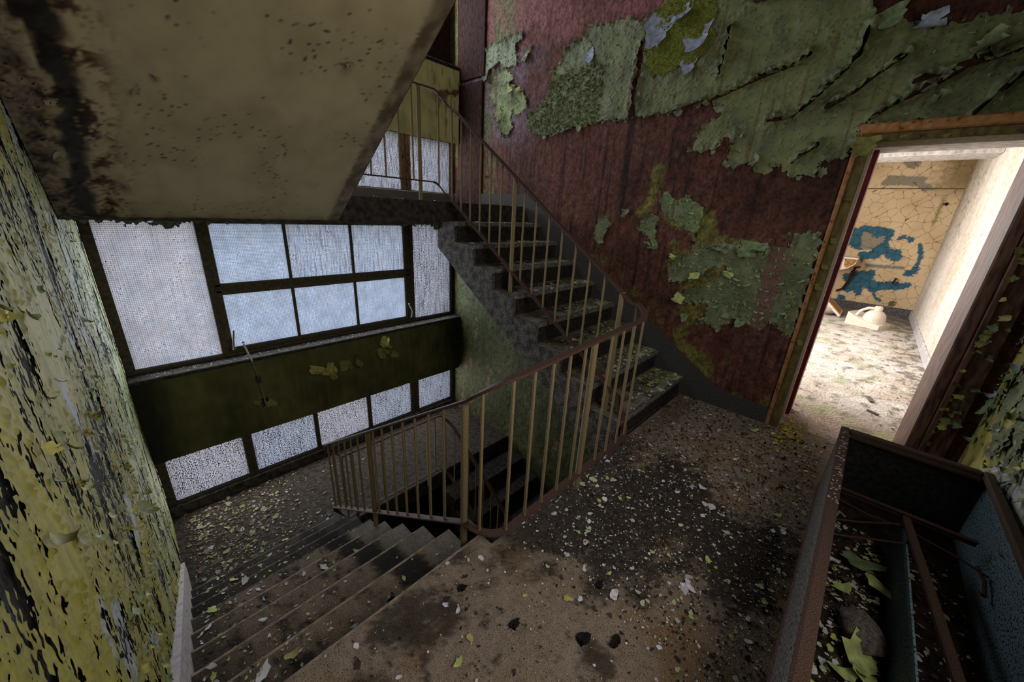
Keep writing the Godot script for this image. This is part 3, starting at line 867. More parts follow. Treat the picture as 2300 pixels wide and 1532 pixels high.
func make_peels() -> void:
	for v in 10:
		var st := SurfaceTool.new()
		st.begin(Mesh.PRIMITIVE_TRIANGLES)
		var nz := noise(200 + v, 1.6, 2)
		var rows := 7
		var cols := 6
		var bend: float = [1.0, 1.9, 2.8, 1.4, 3.6, 0.7, 2.2, 1.6, 4.4, 1.2][v]
		var pts := []
		for r in rows + 1:
			var t := float(r) / rows
			var wl := 0.42 * (1.0 - 0.55 * pow(t, 1.5 + v % 3)) + 0.22 * nz.get_noise_2d(t * 1.6, 0.0)
			var wr := 0.42 * (1.0 - 0.5 * pow(t, 1.2 + v % 2)) + 0.22 * nz.get_noise_2d(t * 1.6, 9.0)
			var line := []
			for c in cols + 1:
				var x := lerpf(-wl, wr, float(c) / cols)
				var tt := t * (1.0 + 0.3 * nz.get_noise_2d(x * 2.0, 4.0)) if r == rows or r == rows - 1 else t
				if r == 0: tt += 0.12 * nz.get_noise_2d(x * 3.0, 6.0)
				var ang := bend * maxf(tt, 0.0)
				var rad := 1.0 / bend
				line.append(Vector3(x, -rad * sin(ang), rad * (1.0 - cos(ang)) * 0.9 + 0.06 * nz.get_noise_2d(x * 2.0, tt * 2.0) + 0.35 * x * x))
			pts.append(line)
		for r in rows:
			for c in cols:
				for q in [[r, c], [r, c + 1], [r + 1, c + 1], [r, c], [r + 1, c + 1], [r + 1, c]]:
					st.add_vertex(pts[q[0]][q[1]])
		st.generate_normals()
		st.index()
		peel_meshes.append(st.commit())
	for v in 8:
		var st := SurfaceTool.new()
		st.begin(Mesh.PRIMITIVE_TRIANGLES)
		var r2 := RandomNumberGenerator.new()
		r2.seed = 300 + v
		var n := 7 + v % 4
		var pts := PackedVector3Array()
		for k in n:
			var a := TAU * k / n + r2.randf_range(-0.25, 0.25)
			var r := r2.randf_range(0.5, 1.0)
			var x := cos(a) * r
			var z := sin(a) * r * 0.7
			pts.append(Vector3(x, 0.12 * x * x + r2.randf_range(-0.06, 0.12), z))
		for k in n:
			st.add_vertex(Vector3.ZERO)
			st.add_vertex(pts[k])
			st.add_vertex(pts[(k + 1) % n])
		st.generate_normals()
		flake_meshes.append(st.commit())

func peel(parent: Node, at: Vector3, out: Vector3, hang: Vector3, size: float, m: Material, called := "paint_peel", v := -1) -> MeshInstance3D:
	if peel_meshes.is_empty(): make_peels()
	var y := -hang.normalized()
	var z := (out - y * out.dot(y)).normalized()
	var x := y.cross(z)
	var o := put(called, peel_meshes[rng.randi() % 10 if v < 0 else v], m, parent)
	o.transform = Transform3D(Basis(x * size, y * size, z * size), at)
	return o

# Small curled crumbs of paint that stand off the right wall.
func scatter_curls(wall: Node, count: int, s: int) -> void:
	if peel_meshes.is_empty(): make_peels()
	var r := RandomNumberGenerator.new()
	r.seed = s
	var d := near([GREEN_BAND, GREEN_HANG, GREEN_MID_A, GREEN_MID_B, GREEN_LOW], Vector2(0.6, 0.5), Vector2(5.0, 3.1), 0.05)
	var xs: Array[Transform3D] = []
	var cs: Array[Color] = []
	while xs.size() < count:
		var p: Vector2
		var size := r.randf_range(0.008, 0.036)
		if r.randf() < 0.45: p = Vector2(r.randf_range(1.38, 2.2), r.randf_range(2.22, 2.75))
		elif r.randf() < 0.5: p = Vector2(r.randf_range(2.7, 4.05), r.randf_range(0.65, 1.7))
		else:
			p = Vector2(r.randf_range(0.7, 4.9), r.randf_range(1.7, 3.05)); size *= 0.6
		var s2 := d.get_at(p.x, p.y)
		if s2 < 0.0 or (p.x < 2.2 and p.y < 1.48 + 0.5 * p.x - 0.02 and p.y < 2.1): continue
		var up := Vector3.UP.rotated(Vector3.RIGHT, r.randf_range(-2.0, 2.0))
		var b := Basis(up.cross(Vector3.LEFT), up, Vector3.LEFT) * Basis.from_scale(Vector3(size * r.randf_range(0.6, 1.6), size, size * r.randf_range(0.4, 1.0)))
		xs.append(Transform3D(b, Vector3(W - 0.015, p.y, p.x)))
		cs.append(lin("7a8660").lerp(lin("4c5838"), r.randf()).lerp(lin("9a9c70"), r.randf() * 0.5))
	many(wall, "paint_crumbs", peel_meshes[6], xs, cs)

# Curled strips of paint along the tears and the lower rims of the green sheets.
func edge_curls(wall: Node) -> void:
	var mats := [M.curl_green, M.paint_sage, M.curl_green, M.curl_pale]
	var lines := []
	for q in RIDGES: lines.append([q, 0.045, 1.0])
	lines.append([GREEN_BAND.slice(64, 134), 0.05, 1.0])
	lines.append([GREEN_LOW.slice(62, 96), 0.04, 1.0])
	lines.append([GREEN_LOW.slice(6, 22), 0.04, 1.0])
	lines.append([GREEN_HANG.slice(12, 32), 0.04, 1.0])
	lines.append([GREEN_BAND.slice(2, 26), 0.035, 1.0])
	for l in lines:
		var pts := poly(l[0])
		for k in pts.size() - 1:
			var a := pts[k]
			var b := pts[k + 1]
			var n := maxi(1, int(a.distance_to(b) / 0.06))
			for i in n:
				var p := a.lerp(b, (i + rng.randf()) / n)
				if p.x > 4.9 or (p.x > DZ0 and p.y < DH + 0.12): continue
				if rng.randf() < 0.25: continue
				var t := (b - a).normalized()
				var hang := Vector3(0, -absf(t.x), t.y * signf(t.x) if absf(t.x) > 0.01 else 0.6).normalized()
				if rng.randf() < 0.3: hang = -hang
				hang = hang.rotated(Vector3.RIGHT, rng.randf_range(-0.6, 0.6))
				var o := peel(wall, Vector3(W - 0.016, p.y, p.x), Vector3.LEFT, hang, l[1] * rng.randf_range(0.55, 1.3), mats[rng.randi() % 4], "paint_curl")
				o.scale.x *= rng.randf_range(0.9, 1.8)

func many(parent: Node, called: String, mesh: Mesh, xs: Array[Transform3D], cs: Array[Color], m: Material = null) -> MultiMeshInstance3D:
	var mm := MultiMesh.new()
	mm.transform_format = MultiMesh.TRANSFORM_3D
	mm.use_colors = true
	mm.mesh = mesh
	mm.instance_count = xs.size()
	for i in xs.size():
		mm.set_instance_transform(i, xs[i])
		mm.set_instance_color(i, cs[i])
	var o := MultiMeshInstance3D.new()
	o.name = numbered(called) if parent == self else called
	o.multimesh = mm
	o.material_override = m if m else M.flakes
	o.set_meta("kind", "stuff")
	parent.add_child(o, true)
	return o

# ---------------------------------------------------------------- left wall
func build_left_wall() -> void:
	var wall := get_node("wall_left")
	var n1 := noise(51, 2.6, 3)
	var n2 := noise(52, 11.0, 3)
	var n3 := noise(53, 46.0, 3)
	var n5 := noise(54, 95.0, 2)
	var ns := noise(55, 3.0, 3)
	var yellow := lin("867d24")
	var mustard := lin("6f6a20")
	var white := lin("848a66")
	var pale := lin("757a44")
	var greyb := lin("7f8790")
	for part in 2:
		var cell: float = [0.0065, 0.009][part]
		var z0: float = [2.0, 0.0][part]
		var z1: float = [4.1, 2.0][part]
		var y0: float = [-1.0, -1.6][part]
		var y1: float = [1.75, 1.72][part]
		var nu := int((z1 - z0) / cell)
		var nv := int((y1 - y0) / cell)
		var field := PackedFloat32Array()
		var disp := PackedFloat32Array()
		var col := PackedColorArray()
		for j in nv + 1:
			for i in nu + 1:
				var z := z0 + i * cell
				var y := y0 + j * cell
				var a := n1.get_noise_2d(z, y * 0.45)
				var b := n2.get_noise_2d(z, y * 0.36)
				var c := n3.get_noise_2d(z, y * 0.42)
				var e := n5.get_noise_2d(z, y * 0.5)
				var intact := smoothstep(0.25, 0.65, n1.get_noise_2d(z * 0.5 + 20.0, y * 0.5)) * 0.25
				var s := 0.10 + intact + a * 0.36 + b * 0.5 + c * 0.36 + e * 0.34 + 0.03 * smoothstep(2.9, 3.4, z)
				var rim := clampf(1.0 - s / 0.3, 0, 1)
				disp.append(0.002 + 0.0035 * a + rim * rim * (0.0012 + 0.012 * maxf(0.0, b + a)) + 0.0008 * e)
				field.append(s)
				var w := smoothstep(2.35, 1.3, z + a * 0.9 + b * 0.5)
				var q := yellow.lerp(mustard, clampf(0.5 + b * 1.3, 0, 1))
				q = q.lerp(white.lerp(pale, clampf(0.4 + ns.get_noise_2d(z * 4.0, y * 0.5), 0, 1)), w)
				q = q.lerp(greyb, smoothstep(0.38, 0.55, n1.get_noise_2d(z * 1.3 + 7.0, y * 0.8 + 3.0)) * 0.8)
				q = q.lerp(lin("4a4a28"), 0.5 * smoothstep(0.25, 0.05, s))
				if z < 0.9: q = q.lerp(pale, 0.4)
				col.append(q)
		put("paint_sheet", sheet(Vector3(LW - 0.006, y0, z0), Vector3.BACK, Vector3.UP, Vector3.RIGHT, nu, nv, cell, field, disp, col), M.left_paint, wall)
	# peels that curl off it
	var mats := [M.paint_yellow, M.paint_olive, M.paint_olive, M.paint_mustard, M.paint_sage, M.paint_sage]
	for k in 190:
		var z := lerpf(0.7, 3.35, sqrt(rng.randf()))
		var y := rng.randf_range(-0.9, 1.35) if z < 2.5 else rng.randf_range(0.0, 1.35)
		var size := rng.randf_range(0.012, 0.034) * (1.0 if rng.randf() < 0.85 else 1.4)
		peel(wall, Vector3(LW + 0.002, y, z), Vector3.RIGHT, Vector3.DOWN.rotated(Vector3.RIGHT, rng.randf_range(-0.9, 0.9)), size, mats[rng.randi() % 6])
	peel(wall, Vector3(LW + 0.004, 0.96, 3.50), Vector3.RIGHT, Vector3(0, -1, 0.2), 0.05, M.paint_olive, "paint_peel", 2)
	peel(wall, Vector3(LW + 0.004, 0.26, 2.40), Vector3.RIGHT, Vector3(0, -1, -0.3), 0.10, M.paint_olive, "paint_peel", 3)
	# skirting that follows the flight down
	var st := mb()
	var off := 0.13
	var pts := PackedVector2Array()
	var sl := RISE / GO
	for z in [0.9, ZL + 0.05]: pts.append(Vector2(z, maxf((z - ZL) * sl + 0.0, -1.53) + off))
	pts.append(Vector2(ZL + 0.2, off + 0.01)); pts.append(Vector2(ZB, off + 0.01)); pts.append(Vector2(ZB, -0.1)); pts.append(Vector2(ZL, -0.25)); pts.append(Vector2(0.9, -1.9))
	prism(st, pts, Vector3(LW - 0.01, 0, 0), Vector3.BACK, Vector3.UP, Vector3(0.032, 0, 0))
	struct("baseboard_left", st, M.skirting_pale, "pale painted skirting along the left wall beside the descending steps")

# ---------------------------------------------------------------- windows
func pane_image(s: int, gx: int, gy: int, dots: float, streaks: float, warm: float, w := 320, h := 320) -> ImageTexture:
	var im := Image.create(w, h, false, Image.FORMAT_RGB8)
	var n1 := noise(s, 3.0 / w, 4)
	var n2 := noise(s + 1, 48.0 / w, 3)
	var n3 := noise(s + 2, 14.0 / w, 3)
	for y in h:
		for x in w:
			var gxp := fposmod(float(x) * gx / w, 1.0)
			var gyp := fposmod(float(y) * gy / h, 1.0)
			var g := 1.0 - 0.42 * maxf(smoothstep(0.22, 0.0, minf(gxp, 1.0 - gxp)), smoothstep(0.22, 0.0, minf(gyp, 1.0 - gyp)))
			var a := n1.get_noise_2d(x, y)
			var st := n3.get_noise_2d(x * 2.2, y * 0.12)
			var v := g * (0.9 + 0.12 * a) * (1.0 - streaks * 0.55 * maxf(0.0, st + 0.05))
			var d := n2.get_noise_2d(x, y * 0.8) + 0.25 * a + 0.1 * st
			v *= 1.0 - 0.9 * smoothstep(0.48 - dots, 0.56 - dots, d)
			var t := clampf(warm + 0.3 * n1.get_noise_2d(x + 500.0, y), 0.0, 1.0)
			im.set_pixel(x, y, Color(v * lerpf(0.86, 0.95, t), v * lerpf(0.92, 0.915, t), v * lerpf(1.0, 0.92, t)).clamp())
	return ImageTexture.create_from_image(im)

func glass(called: String, tex: Texture2D) -> StandardMaterial3D:
	var m := StandardMaterial3D.new()
	m.resource_name = called
	m.albedo_texture = tex
	m.roughness = 0.5
	m.metallic_specular = 0.3
	m.backlight_enabled = true
	m.backlight = Color(1, 1, 1)
	m.cull_mode = BaseMaterial3D.CULL_DISABLED
	return m

func pane(win: Node, x0: float, x1: float, y0: float, y1: float, m: Material, z := 0.0) -> void:
	var arr := []
	arr.resize(Mesh.ARRAY_MAX)
	arr[Mesh.ARRAY_VERTEX] = PackedVector3Array([Vector3(x0, y0, z), Vector3(x0, y1, z), Vector3(x1, y1, z), Vector3(x1, y0, z)])
	arr[Mesh.ARRAY_NORMAL] = PackedVector3Array([Vector3.BACK, Vector3.BACK, Vector3.BACK, Vector3.BACK])
	arr[Mesh.ARRAY_TEX_UV] = PackedVector2Array([Vector2(0, 1), Vector2(0, 0), Vector2(1, 0), Vector2(1, 1)])
	arr[Mesh.ARRAY_INDEX] = PackedInt32Array([0, 1, 2, 0, 2, 3])
	var am := ArrayMesh.new()
	am.add_surface_from_arrays(Mesh.PRIMITIVE_TRIANGLES, arr)
	put("pane", am, m, win)

func bar(win: Node, called: String, x0: float, x1: float, y0: float, y1: float, z0: float, z1: float, m: Material) -> void:
	var st := mb()
	box(st, Vector3(x0, y0, z0), Vector3(x1, y1, z1), 0.004)
	obj(called, st, m, win)

func build_window_wall() -> void:
	var g_tall := glass("glass_tall", pane_image(401, 48, 88, -0.05, 0.25, 0.75, 300, 520))
	var g_blue := glass("glass_blue", pane_image(411, 46, 44, -0.06, 0.2, 0.05))
	var g_blue2 := glass("glass_blue_dirty", pane_image(421, 46, 44, 0.04, 0.7, 0.2))
	var g_dirty := glass("glass_dirty", pane_image(431, 44, 90, 0.26, 0.9, 0.6, 260, 480))
	var g_low := glass("glass_speckled", pane_image(441, 48, 46, 0.31, 0.3, 0.8))
	var g_low2 := glass("glass_speckled_pale", pane_image(451, 48, 46, 0.36, 0.5, 0.45))
	var n := 0
	for base in [0.0, 3.06]:
		n += 1
		# tall row: fixed light, opening casement of six panes, fixed light
		var y0: float = base - 0.012
		var y1: float = base + 1.33
		var win := thing("window_%d" % n, "row of frosted wired panes with olive steel bars above the spandrel" if base == 0.0 else "row of frosted wired panes above the upper half landing", "", Vector3.ZERO, 0.0, "", "structure")
		var F: Material = M.frame
		bar(win, "frame", LW, W, y0, y0 + 0.03, -0.03, 0.05, F)
		bar(win, "frame", LW, W, y1 - 0.05, y1, -0.03, 0.05, F)
		bar(win, "frame", LW, 0.095, y0, y1, -0.03, 0.05, F)
		bar(win, "frame", 3.449, W, y0, y1, -0.03, 0.05, F)
		bar(win, "mullion", 0.704, 0.742, y0, y1, -0.03, 0.05, F)
		bar(win, "mullion", 2.79, 2.838, y0, y1, -0.03, 0.05, F)
		pane(win, 0.09, 0.71, y0 + 0.02, y1 - 0.02, g_tall)
		if base == 0.0: pane(win, 2.83, 3.455, y0 + 0.02, y1 - 0.02, g_dirty)
		else: bar(win, "blind_panel", 2.83, 3.46, y0 + 0.02, y1 - 0.02, -0.02, 0.03, M.rust_dark)
		bar(win, "transom", 0.742, 2.79, base + 0.628, base + 0.66, -0.03, 0.03, F)
		for c in 2:
			var cy0: float = [y0 + 0.03, base + 0.652][c]
			var cy1: float = [base + 0.636, y1 - 0.05][c]
			var xs := [0.752, 2.782]
			bar(win, "casement_stile", 0.738, 0.797, cy0, cy1, -0.02, 0.035, F)
			bar(win, "casement_stile", 2.72, 2.795, cy0, cy1, -0.02, 0.035, F)
			bar(win, "casement_rail", xs[0], xs[1], cy0, cy0 + 0.045, -0.02, 0.035, F)
			bar(win, "casement_rail", xs[0], xs[1], cy1 - 0.042, cy1, -0.02, 0.035, F)
			bar(win, "glazing_bar", 1.385, 1.412, cy0, cy1, -0.015, 0.022, F)
			bar(win, "glazing_bar", 2.05, 2.077, cy0, cy1, -0.015, 0.022, F)
			var px := [0.79, 1.398, 2.063, 2.727]
			for k in 3: pane(win, px[k], px[k + 1], cy0 + 0.02, cy1 - 0.02, g_blue if (c == 0 or k == 0) else g_blue2)
		# low row just above the half landing below
		var b: float = base - 1.53
		var low := thing("window_%d" % (n + 4), "low row of speckled frosted panes just above the lower half landing" if base == 0.0 else "low row of frosted panes above the upper half landing behind the railing", "", Vector3.ZERO, 0.0, "", "structure")
		var F2: Material = M.frame if base == 0.0 else M.frame_brown
		bar(low, "frame", LW, W, b + 0.09, b + 0.125, -0.03, 0.05, F2)
		bar(low, "frame", LW, W, b + 0.74, b + 0.79, -0.03, 0.05, F2)
		bar(low, "frame", LW, 0.095, b + 0.1, b + 0.78, -0.03, 0.05, F2)
		bar(low, "frame", 3.449, W, b + 0.1, b + 0.78, -0.03, 0.05, F2)
		bar(low, "mullion", 0.704, 0.742, b + 0.1, b + 0.78, -0.03, 0.05, F2)
		bar(low, "mullion", 0.748, 0.785, b + 0.1, b + 0.78, -0.03, 0.045, F2)
		bar(low, "mullion", 2.735, 2.782, b + 0.1, b + 0.78, -0.03, 0.045, F2)
		bar(low, "mullion", 2.79, 2.848, b + 0.1, b + 0.78, -0.03, 0.05, F2)
		bar(low, "glazing_bar", 1.418, 1.462, b + 0.1, b + 0.78, -0.015, 0.025, F2)
		bar(low, "glazing_bar", 2.082, 2.13, b + 0.1, b + 0.78, -0.015, 0.025, F2)
		var lx := [0.09, 0.71, 0.78, 1.44, 2.1, 2.74, 2.84, 3.455]
		for k in [0, 2, 3, 4, 6]:
			pane(low, lx[k], lx[k + 1], b + 0.11, b + 0.76, (g_low if k == 0 or k == 3 else g_low2) if base == 0.0 else (g_dirty if k > 2 else g_blue2))
	# spandrels with their sills, and the piers behind the slabs
	for base in [0.0, 3.06]:
		var y0: float = base - 0.80
		var st := mb()
		box(st, Vector3(LW - 0.02, y0, -0.12), Vector3(W + 0.01, base - 0.035, 0.196), 0.004)
		var sp := struct("wall_back", st, M.plain_dark, "olive spandrel panel with flaking paint between the window rows" if base == 0.0 else "yellow green spandrel panel behind the upper railing")
		var cell := 0.015
		var nu := int((W - LW) / cell)
		var nv := int((0.78) / cell)
		var n1 := noise(61, 1.6, 3)
		var n2 := noise(62, 9.0, 3)
		var n3 := noise(63, 40.0, 2)
		var a0 := lin("54522c") if base == 0.0 else lin("c6c28a")
		var a1 := lin("35351c") if base == 0.0 else lin("a8aa7a")
		var field := PackedFloat32Array()
		var disp := PackedFloat32Array()
		var col := PackedColorArray()
		for j in nv + 1:
			for i in nu + 1:
				var x := i * cell
				var y := j * cell
				var s := n2.get_noise_2d(x * 1.5, y * 0.2)
				var a := n1.get_noise_2d(x, y)
				var c := n3.get_noise_2d(x, y)
				var q := a0.lerp(a1, clampf(0.4 + a * 0.8 + s * 0.3, 0, 1))
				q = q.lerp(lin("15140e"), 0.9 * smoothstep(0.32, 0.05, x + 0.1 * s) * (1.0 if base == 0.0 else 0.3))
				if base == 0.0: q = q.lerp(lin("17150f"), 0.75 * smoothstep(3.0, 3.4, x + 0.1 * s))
				if base > 0.0:
					q = q.lerp(lin("8a4a2a"), 0.8 * smoothstep(0.2, 0.5, n2.get_noise_2d(x * 2.0 + 3.0, y * 0.3)) * smoothstep(2.7, 3.2, x))
					q = q.lerp(lin("6a4238"), smoothstep(0.1, 0.3, a + 0.4 * n2.get_noise_2d(x, y)) * smoothstep(2.9, 3.2, x) * smoothstep(0.2, 0.45, y))
				col.append(q)
				disp.append(0.002 * a)
				field.append((y - 0.014 - 0.014 * n2.get_noise_2d(x * 2.0, 3.0) - 0.012 * c) + 0.02)
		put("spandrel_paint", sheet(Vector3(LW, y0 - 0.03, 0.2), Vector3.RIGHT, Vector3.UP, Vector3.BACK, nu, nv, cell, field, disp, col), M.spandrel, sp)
		st = mb()
		box(st, Vector3(LW, base - 0.05, 0.0), Vector3(W, base - 0.015, 0.215), 0.006)
		obj("sill", st, M.concrete_dark, sp)
		if base == 0.0:
			for p in [[1.48, -0.30, 0.16, 2], [1.66, -0.34, 0.12, 0], [1.72, -0.36, 0.12, 7], [1.63, -0.42, 0.08, 3], [1.96, -0.36, 0.10, 1], [2.24, -0.16, 0.11, 6], [2.3, -0.2, 0.12, 2], [2.22, -0.26, 0.10, 3], [2.32, -0.3, 0.09, 1], [2.27, -0.34, 0.08, 0], [2.38, -0.36, 0.07, 5], [0.96, -0.55, 0.07, 5], [0.88, -0.52, 0.06, 1]]:
				peel(sp, Vector3(p[0], p[1] + 0.04, 0.203), Vector3.BACK, Vector3.DOWN.rotated(Vector3.BACK, p[3] * 0.4 - 1.2), p[2] * 1.35, M.paint_olive if p[3] % 2 else M.paint_yellow, "paint_peel", p[3])
			st = mb()
			var starpts := PackedVector2Array()
			for k in 14: starpts.append(Vector2(cos(TAU * k / 14.0), sin(TAU * k / 14.0)) * (0.065 if k % 2 else 0.03))
			prism(st, starpts, Vector3(0.945, -0.52, 0.198), Vector3.RIGHT, Vector3.UP, Vector3(0, 0, 0.005))
			starpts = PackedVector2Array()
			for k in 16: starpts.append(Vector2(cos(TAU * k / 16.0), sin(TAU * k / 16.0)) * (0.07 if k % 2 else 0.045))
			prism(st, starpts, Vector3(2.28, -0.22, 0.198), Vector3.RIGHT, Vector3.UP, Vector3(0, 0, 0.005))
			obj("broken_hole", st, M.left_plaster, sp)
	var st2 := mb()
	box(st2, Vector3(LW - 0.2, 1.30, -0.15), Vector3(W + 0.2, 1.55, 0.03), 0.0)
	box(st2, Vector3(LW - 0.2, 4.36, -0.15), Vector3(W + 0.2, 4.6, 0.03), 0.0)
	box(st2, Vector3(LW - 0.2, -3.2, -0.15), Vector3(W + 0.2, -1.43, 0.03), 0.0)
	struct("wall_back", st2, M.plain_dark)

# ---------------------------------------------------------------- flights
func step_mesh(x0: float, x1: float, zn: float, y: float, s: float, waist: float) -> SurfaceTool:
	var st := mb()
	var slope := RISE / GO
	var pts := PackedVector2Array()
	var back := zn + s * (GO + 0.022)
	var foot := zn + s * 0.022
	pts.append(Vector2(zn + s * 0.004, y)); pts.append(Vector2(zn, y - 0.006)); pts.append(Vector2(zn, y - 0.032)); pts.append(Vector2(foot, y - 0.045)); pts.append(Vector2(foot, y - RISE))
	pts.append(Vector2(foot, y - waist + 0.022 * slope)); pts.append(Vector2(back, y - waist + (GO + 0.022) * slope)); pts.append(Vector2(back, y))
	prism(st, pts, Vector3(x0, 0, 0), Vector3.BACK, Vector3.UP, Vector3(x1 - x0, 0, 0))
	return st

# The worn, littered top of one step, with its own darker and paler patches.
func tread_mesh(x0: float, x1: float, za: float, zb: float, y: float, s: int, climbing: bool) -> ArrayMesh:
	var cell := 0.012
	var nu := int((x1 - x0) / cell)
	var nv := int(absf(zb - za) / cell)
	var n1 := noise(500, 4.0, 4)
	var n2 := noise(501, 26.0, 3)
	var disp := PackedFloat32Array()
	var col := PackedColorArray()
	for j in nv + 1:
		for i in nu + 1:
			var x := x0 + i * cell
			var z := minf(za, zb) + j * cell
			var a := n1.get_noise_2d(x * 1.4 + s * 3.1, z)
			var b := n2.get_noise_2d(x + s * 1.7, z)
			var q: Color
			if climbing:
				q = lin("7c7466").lerp(lin("3a342c"), clampf(0.35 + a * 1.2 + b * 0.5, 0, 1))
				q = q.lerp(lin("a0a562"), smoothstep(0.6, 0.1, W - x + 0.3 * a) * smoothstep(-0.15, 0.2, b + a * 0.5) * 0.85)
			else:
				q = lin("7d6c59").lerp(lin("5e4f40"), clampf(0.4 + a, 0, 1))
				q = q.lerp(lin("1a1613"), 0.95 * smoothstep(0.10, 0.055, absf(x - 0.87) + 0.03 * b))  # dark patch at the same place on every descending tread
				q = q.lerp(lin("1c1814"), 0.8 * smoothstep(0.25, 0.5, a + b * 0.5))
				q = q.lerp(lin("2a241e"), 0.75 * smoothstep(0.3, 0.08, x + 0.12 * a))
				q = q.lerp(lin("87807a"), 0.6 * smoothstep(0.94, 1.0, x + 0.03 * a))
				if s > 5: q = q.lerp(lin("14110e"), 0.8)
			col.append(q)
			disp.append(0.0012 + 0.0016 * maxf(b, 0.0))
	return sheet(Vector3(x0, y, minf(za, zb)), Vector3.RIGHT, Vector3.BACK, Vector3.UP, nu, nv, cell, PackedFloat32Array(), disp, col)

func nosing_mesh(x0: float, x1: float, zn: float, y: float, s: float) -> SurfaceTool:
	var st := mb()
	box(st, Vector3(x0 - 0.001, y - 0.03, minf(zn - s * 0.003, zn + s * 0.012)), Vector3(x1 + 0.001, y + 0.0015, maxf(zn - s * 0.003, zn + s * 0.012)), 0.004)
	return st

func build_flights() -> void:
	var up := thing("stair_flight", "concrete flight of steps climbing along the maroon wall to the upper half landing", "stairs")
	for i in range(1, 9): obj("step", step_mesh(XU, W - 0.015, Z1 - (i - 1) * GO, i * RISE, -1.0, 0.42), M.concrete, up)
	for i in range(1, 10): obj("nosing", nosing_mesh(XU, W - 0.015, Z1 - (i - 1) * GO, i * RISE, -1.0), M.nosing_dark, up)
	var down := thing("stair_flight", "concrete flight of dusty brown steps descending along the left wall", "stairs")
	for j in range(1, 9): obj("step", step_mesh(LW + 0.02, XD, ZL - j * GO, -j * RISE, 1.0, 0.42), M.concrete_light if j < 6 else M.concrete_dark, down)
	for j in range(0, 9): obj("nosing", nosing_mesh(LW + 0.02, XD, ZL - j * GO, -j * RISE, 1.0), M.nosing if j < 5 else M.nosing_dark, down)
	for i in range(1, 9):
		var zn := Z1 - (i - 1) * GO
		var rs := mb()
		box(rs, Vector3(XU + 0.03, (i - 1) * RISE + 0.003, zn - 0.023), Vector3(W - 0.02, i * RISE - 0.044, zn - 0.0195), 0.001)
		obj("riser", rs, M.riser_black, up)
		put("tread", tread_mesh(XU + 0.004, W - 0.016, zn - 0.012, zn - GO - 0.020, i * RISE, i, true), M.floor, up)
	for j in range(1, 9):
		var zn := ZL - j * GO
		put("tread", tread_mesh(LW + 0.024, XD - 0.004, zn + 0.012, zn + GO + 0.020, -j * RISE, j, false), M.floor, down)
	var low := thing("stair_flight", "shadowed concrete flight far below, seen through the railing of the well", "stairs")
	for i in range(1, 9): obj("step", step_mesh(XU, W - 0.015, Z1 - (i - 1) * GO, i * RISE - 3.06, -1.0, 0.42), M.concrete_dark, low)
	# skirting along the right wall: landing piece, slope, half landing piece
	var st := mb()
	var pts := PackedVector2Array([Vector2(DZ0, -0.01), Vector2(DZ0, 0.125), Vector2(3.68, 0.15)])
	for z in [3.3, 2.4, 1.40]: pts.append(Vector2(z, RISE + (Z1 - z) / GO * RISE + 0.16))
	pts.append(Vector2(1.30, 1.66)); pts.append(Vector2(0.03, 1.66)); pts.append(Vector2(0.03, 1.52)); pts.append(Vector2(1.30, 1.30)); pts.append(Vector2(3.4, -0.05))
	prism(st, pts, Vector3(W - 0.024, 0, 0), Vector3.BACK, Vector3.UP, Vector3(0.03, 0, 0))
	struct("baseboard_right", st, M.skirting, "dark grey skirting stepping up the maroon wall beside the stairs")

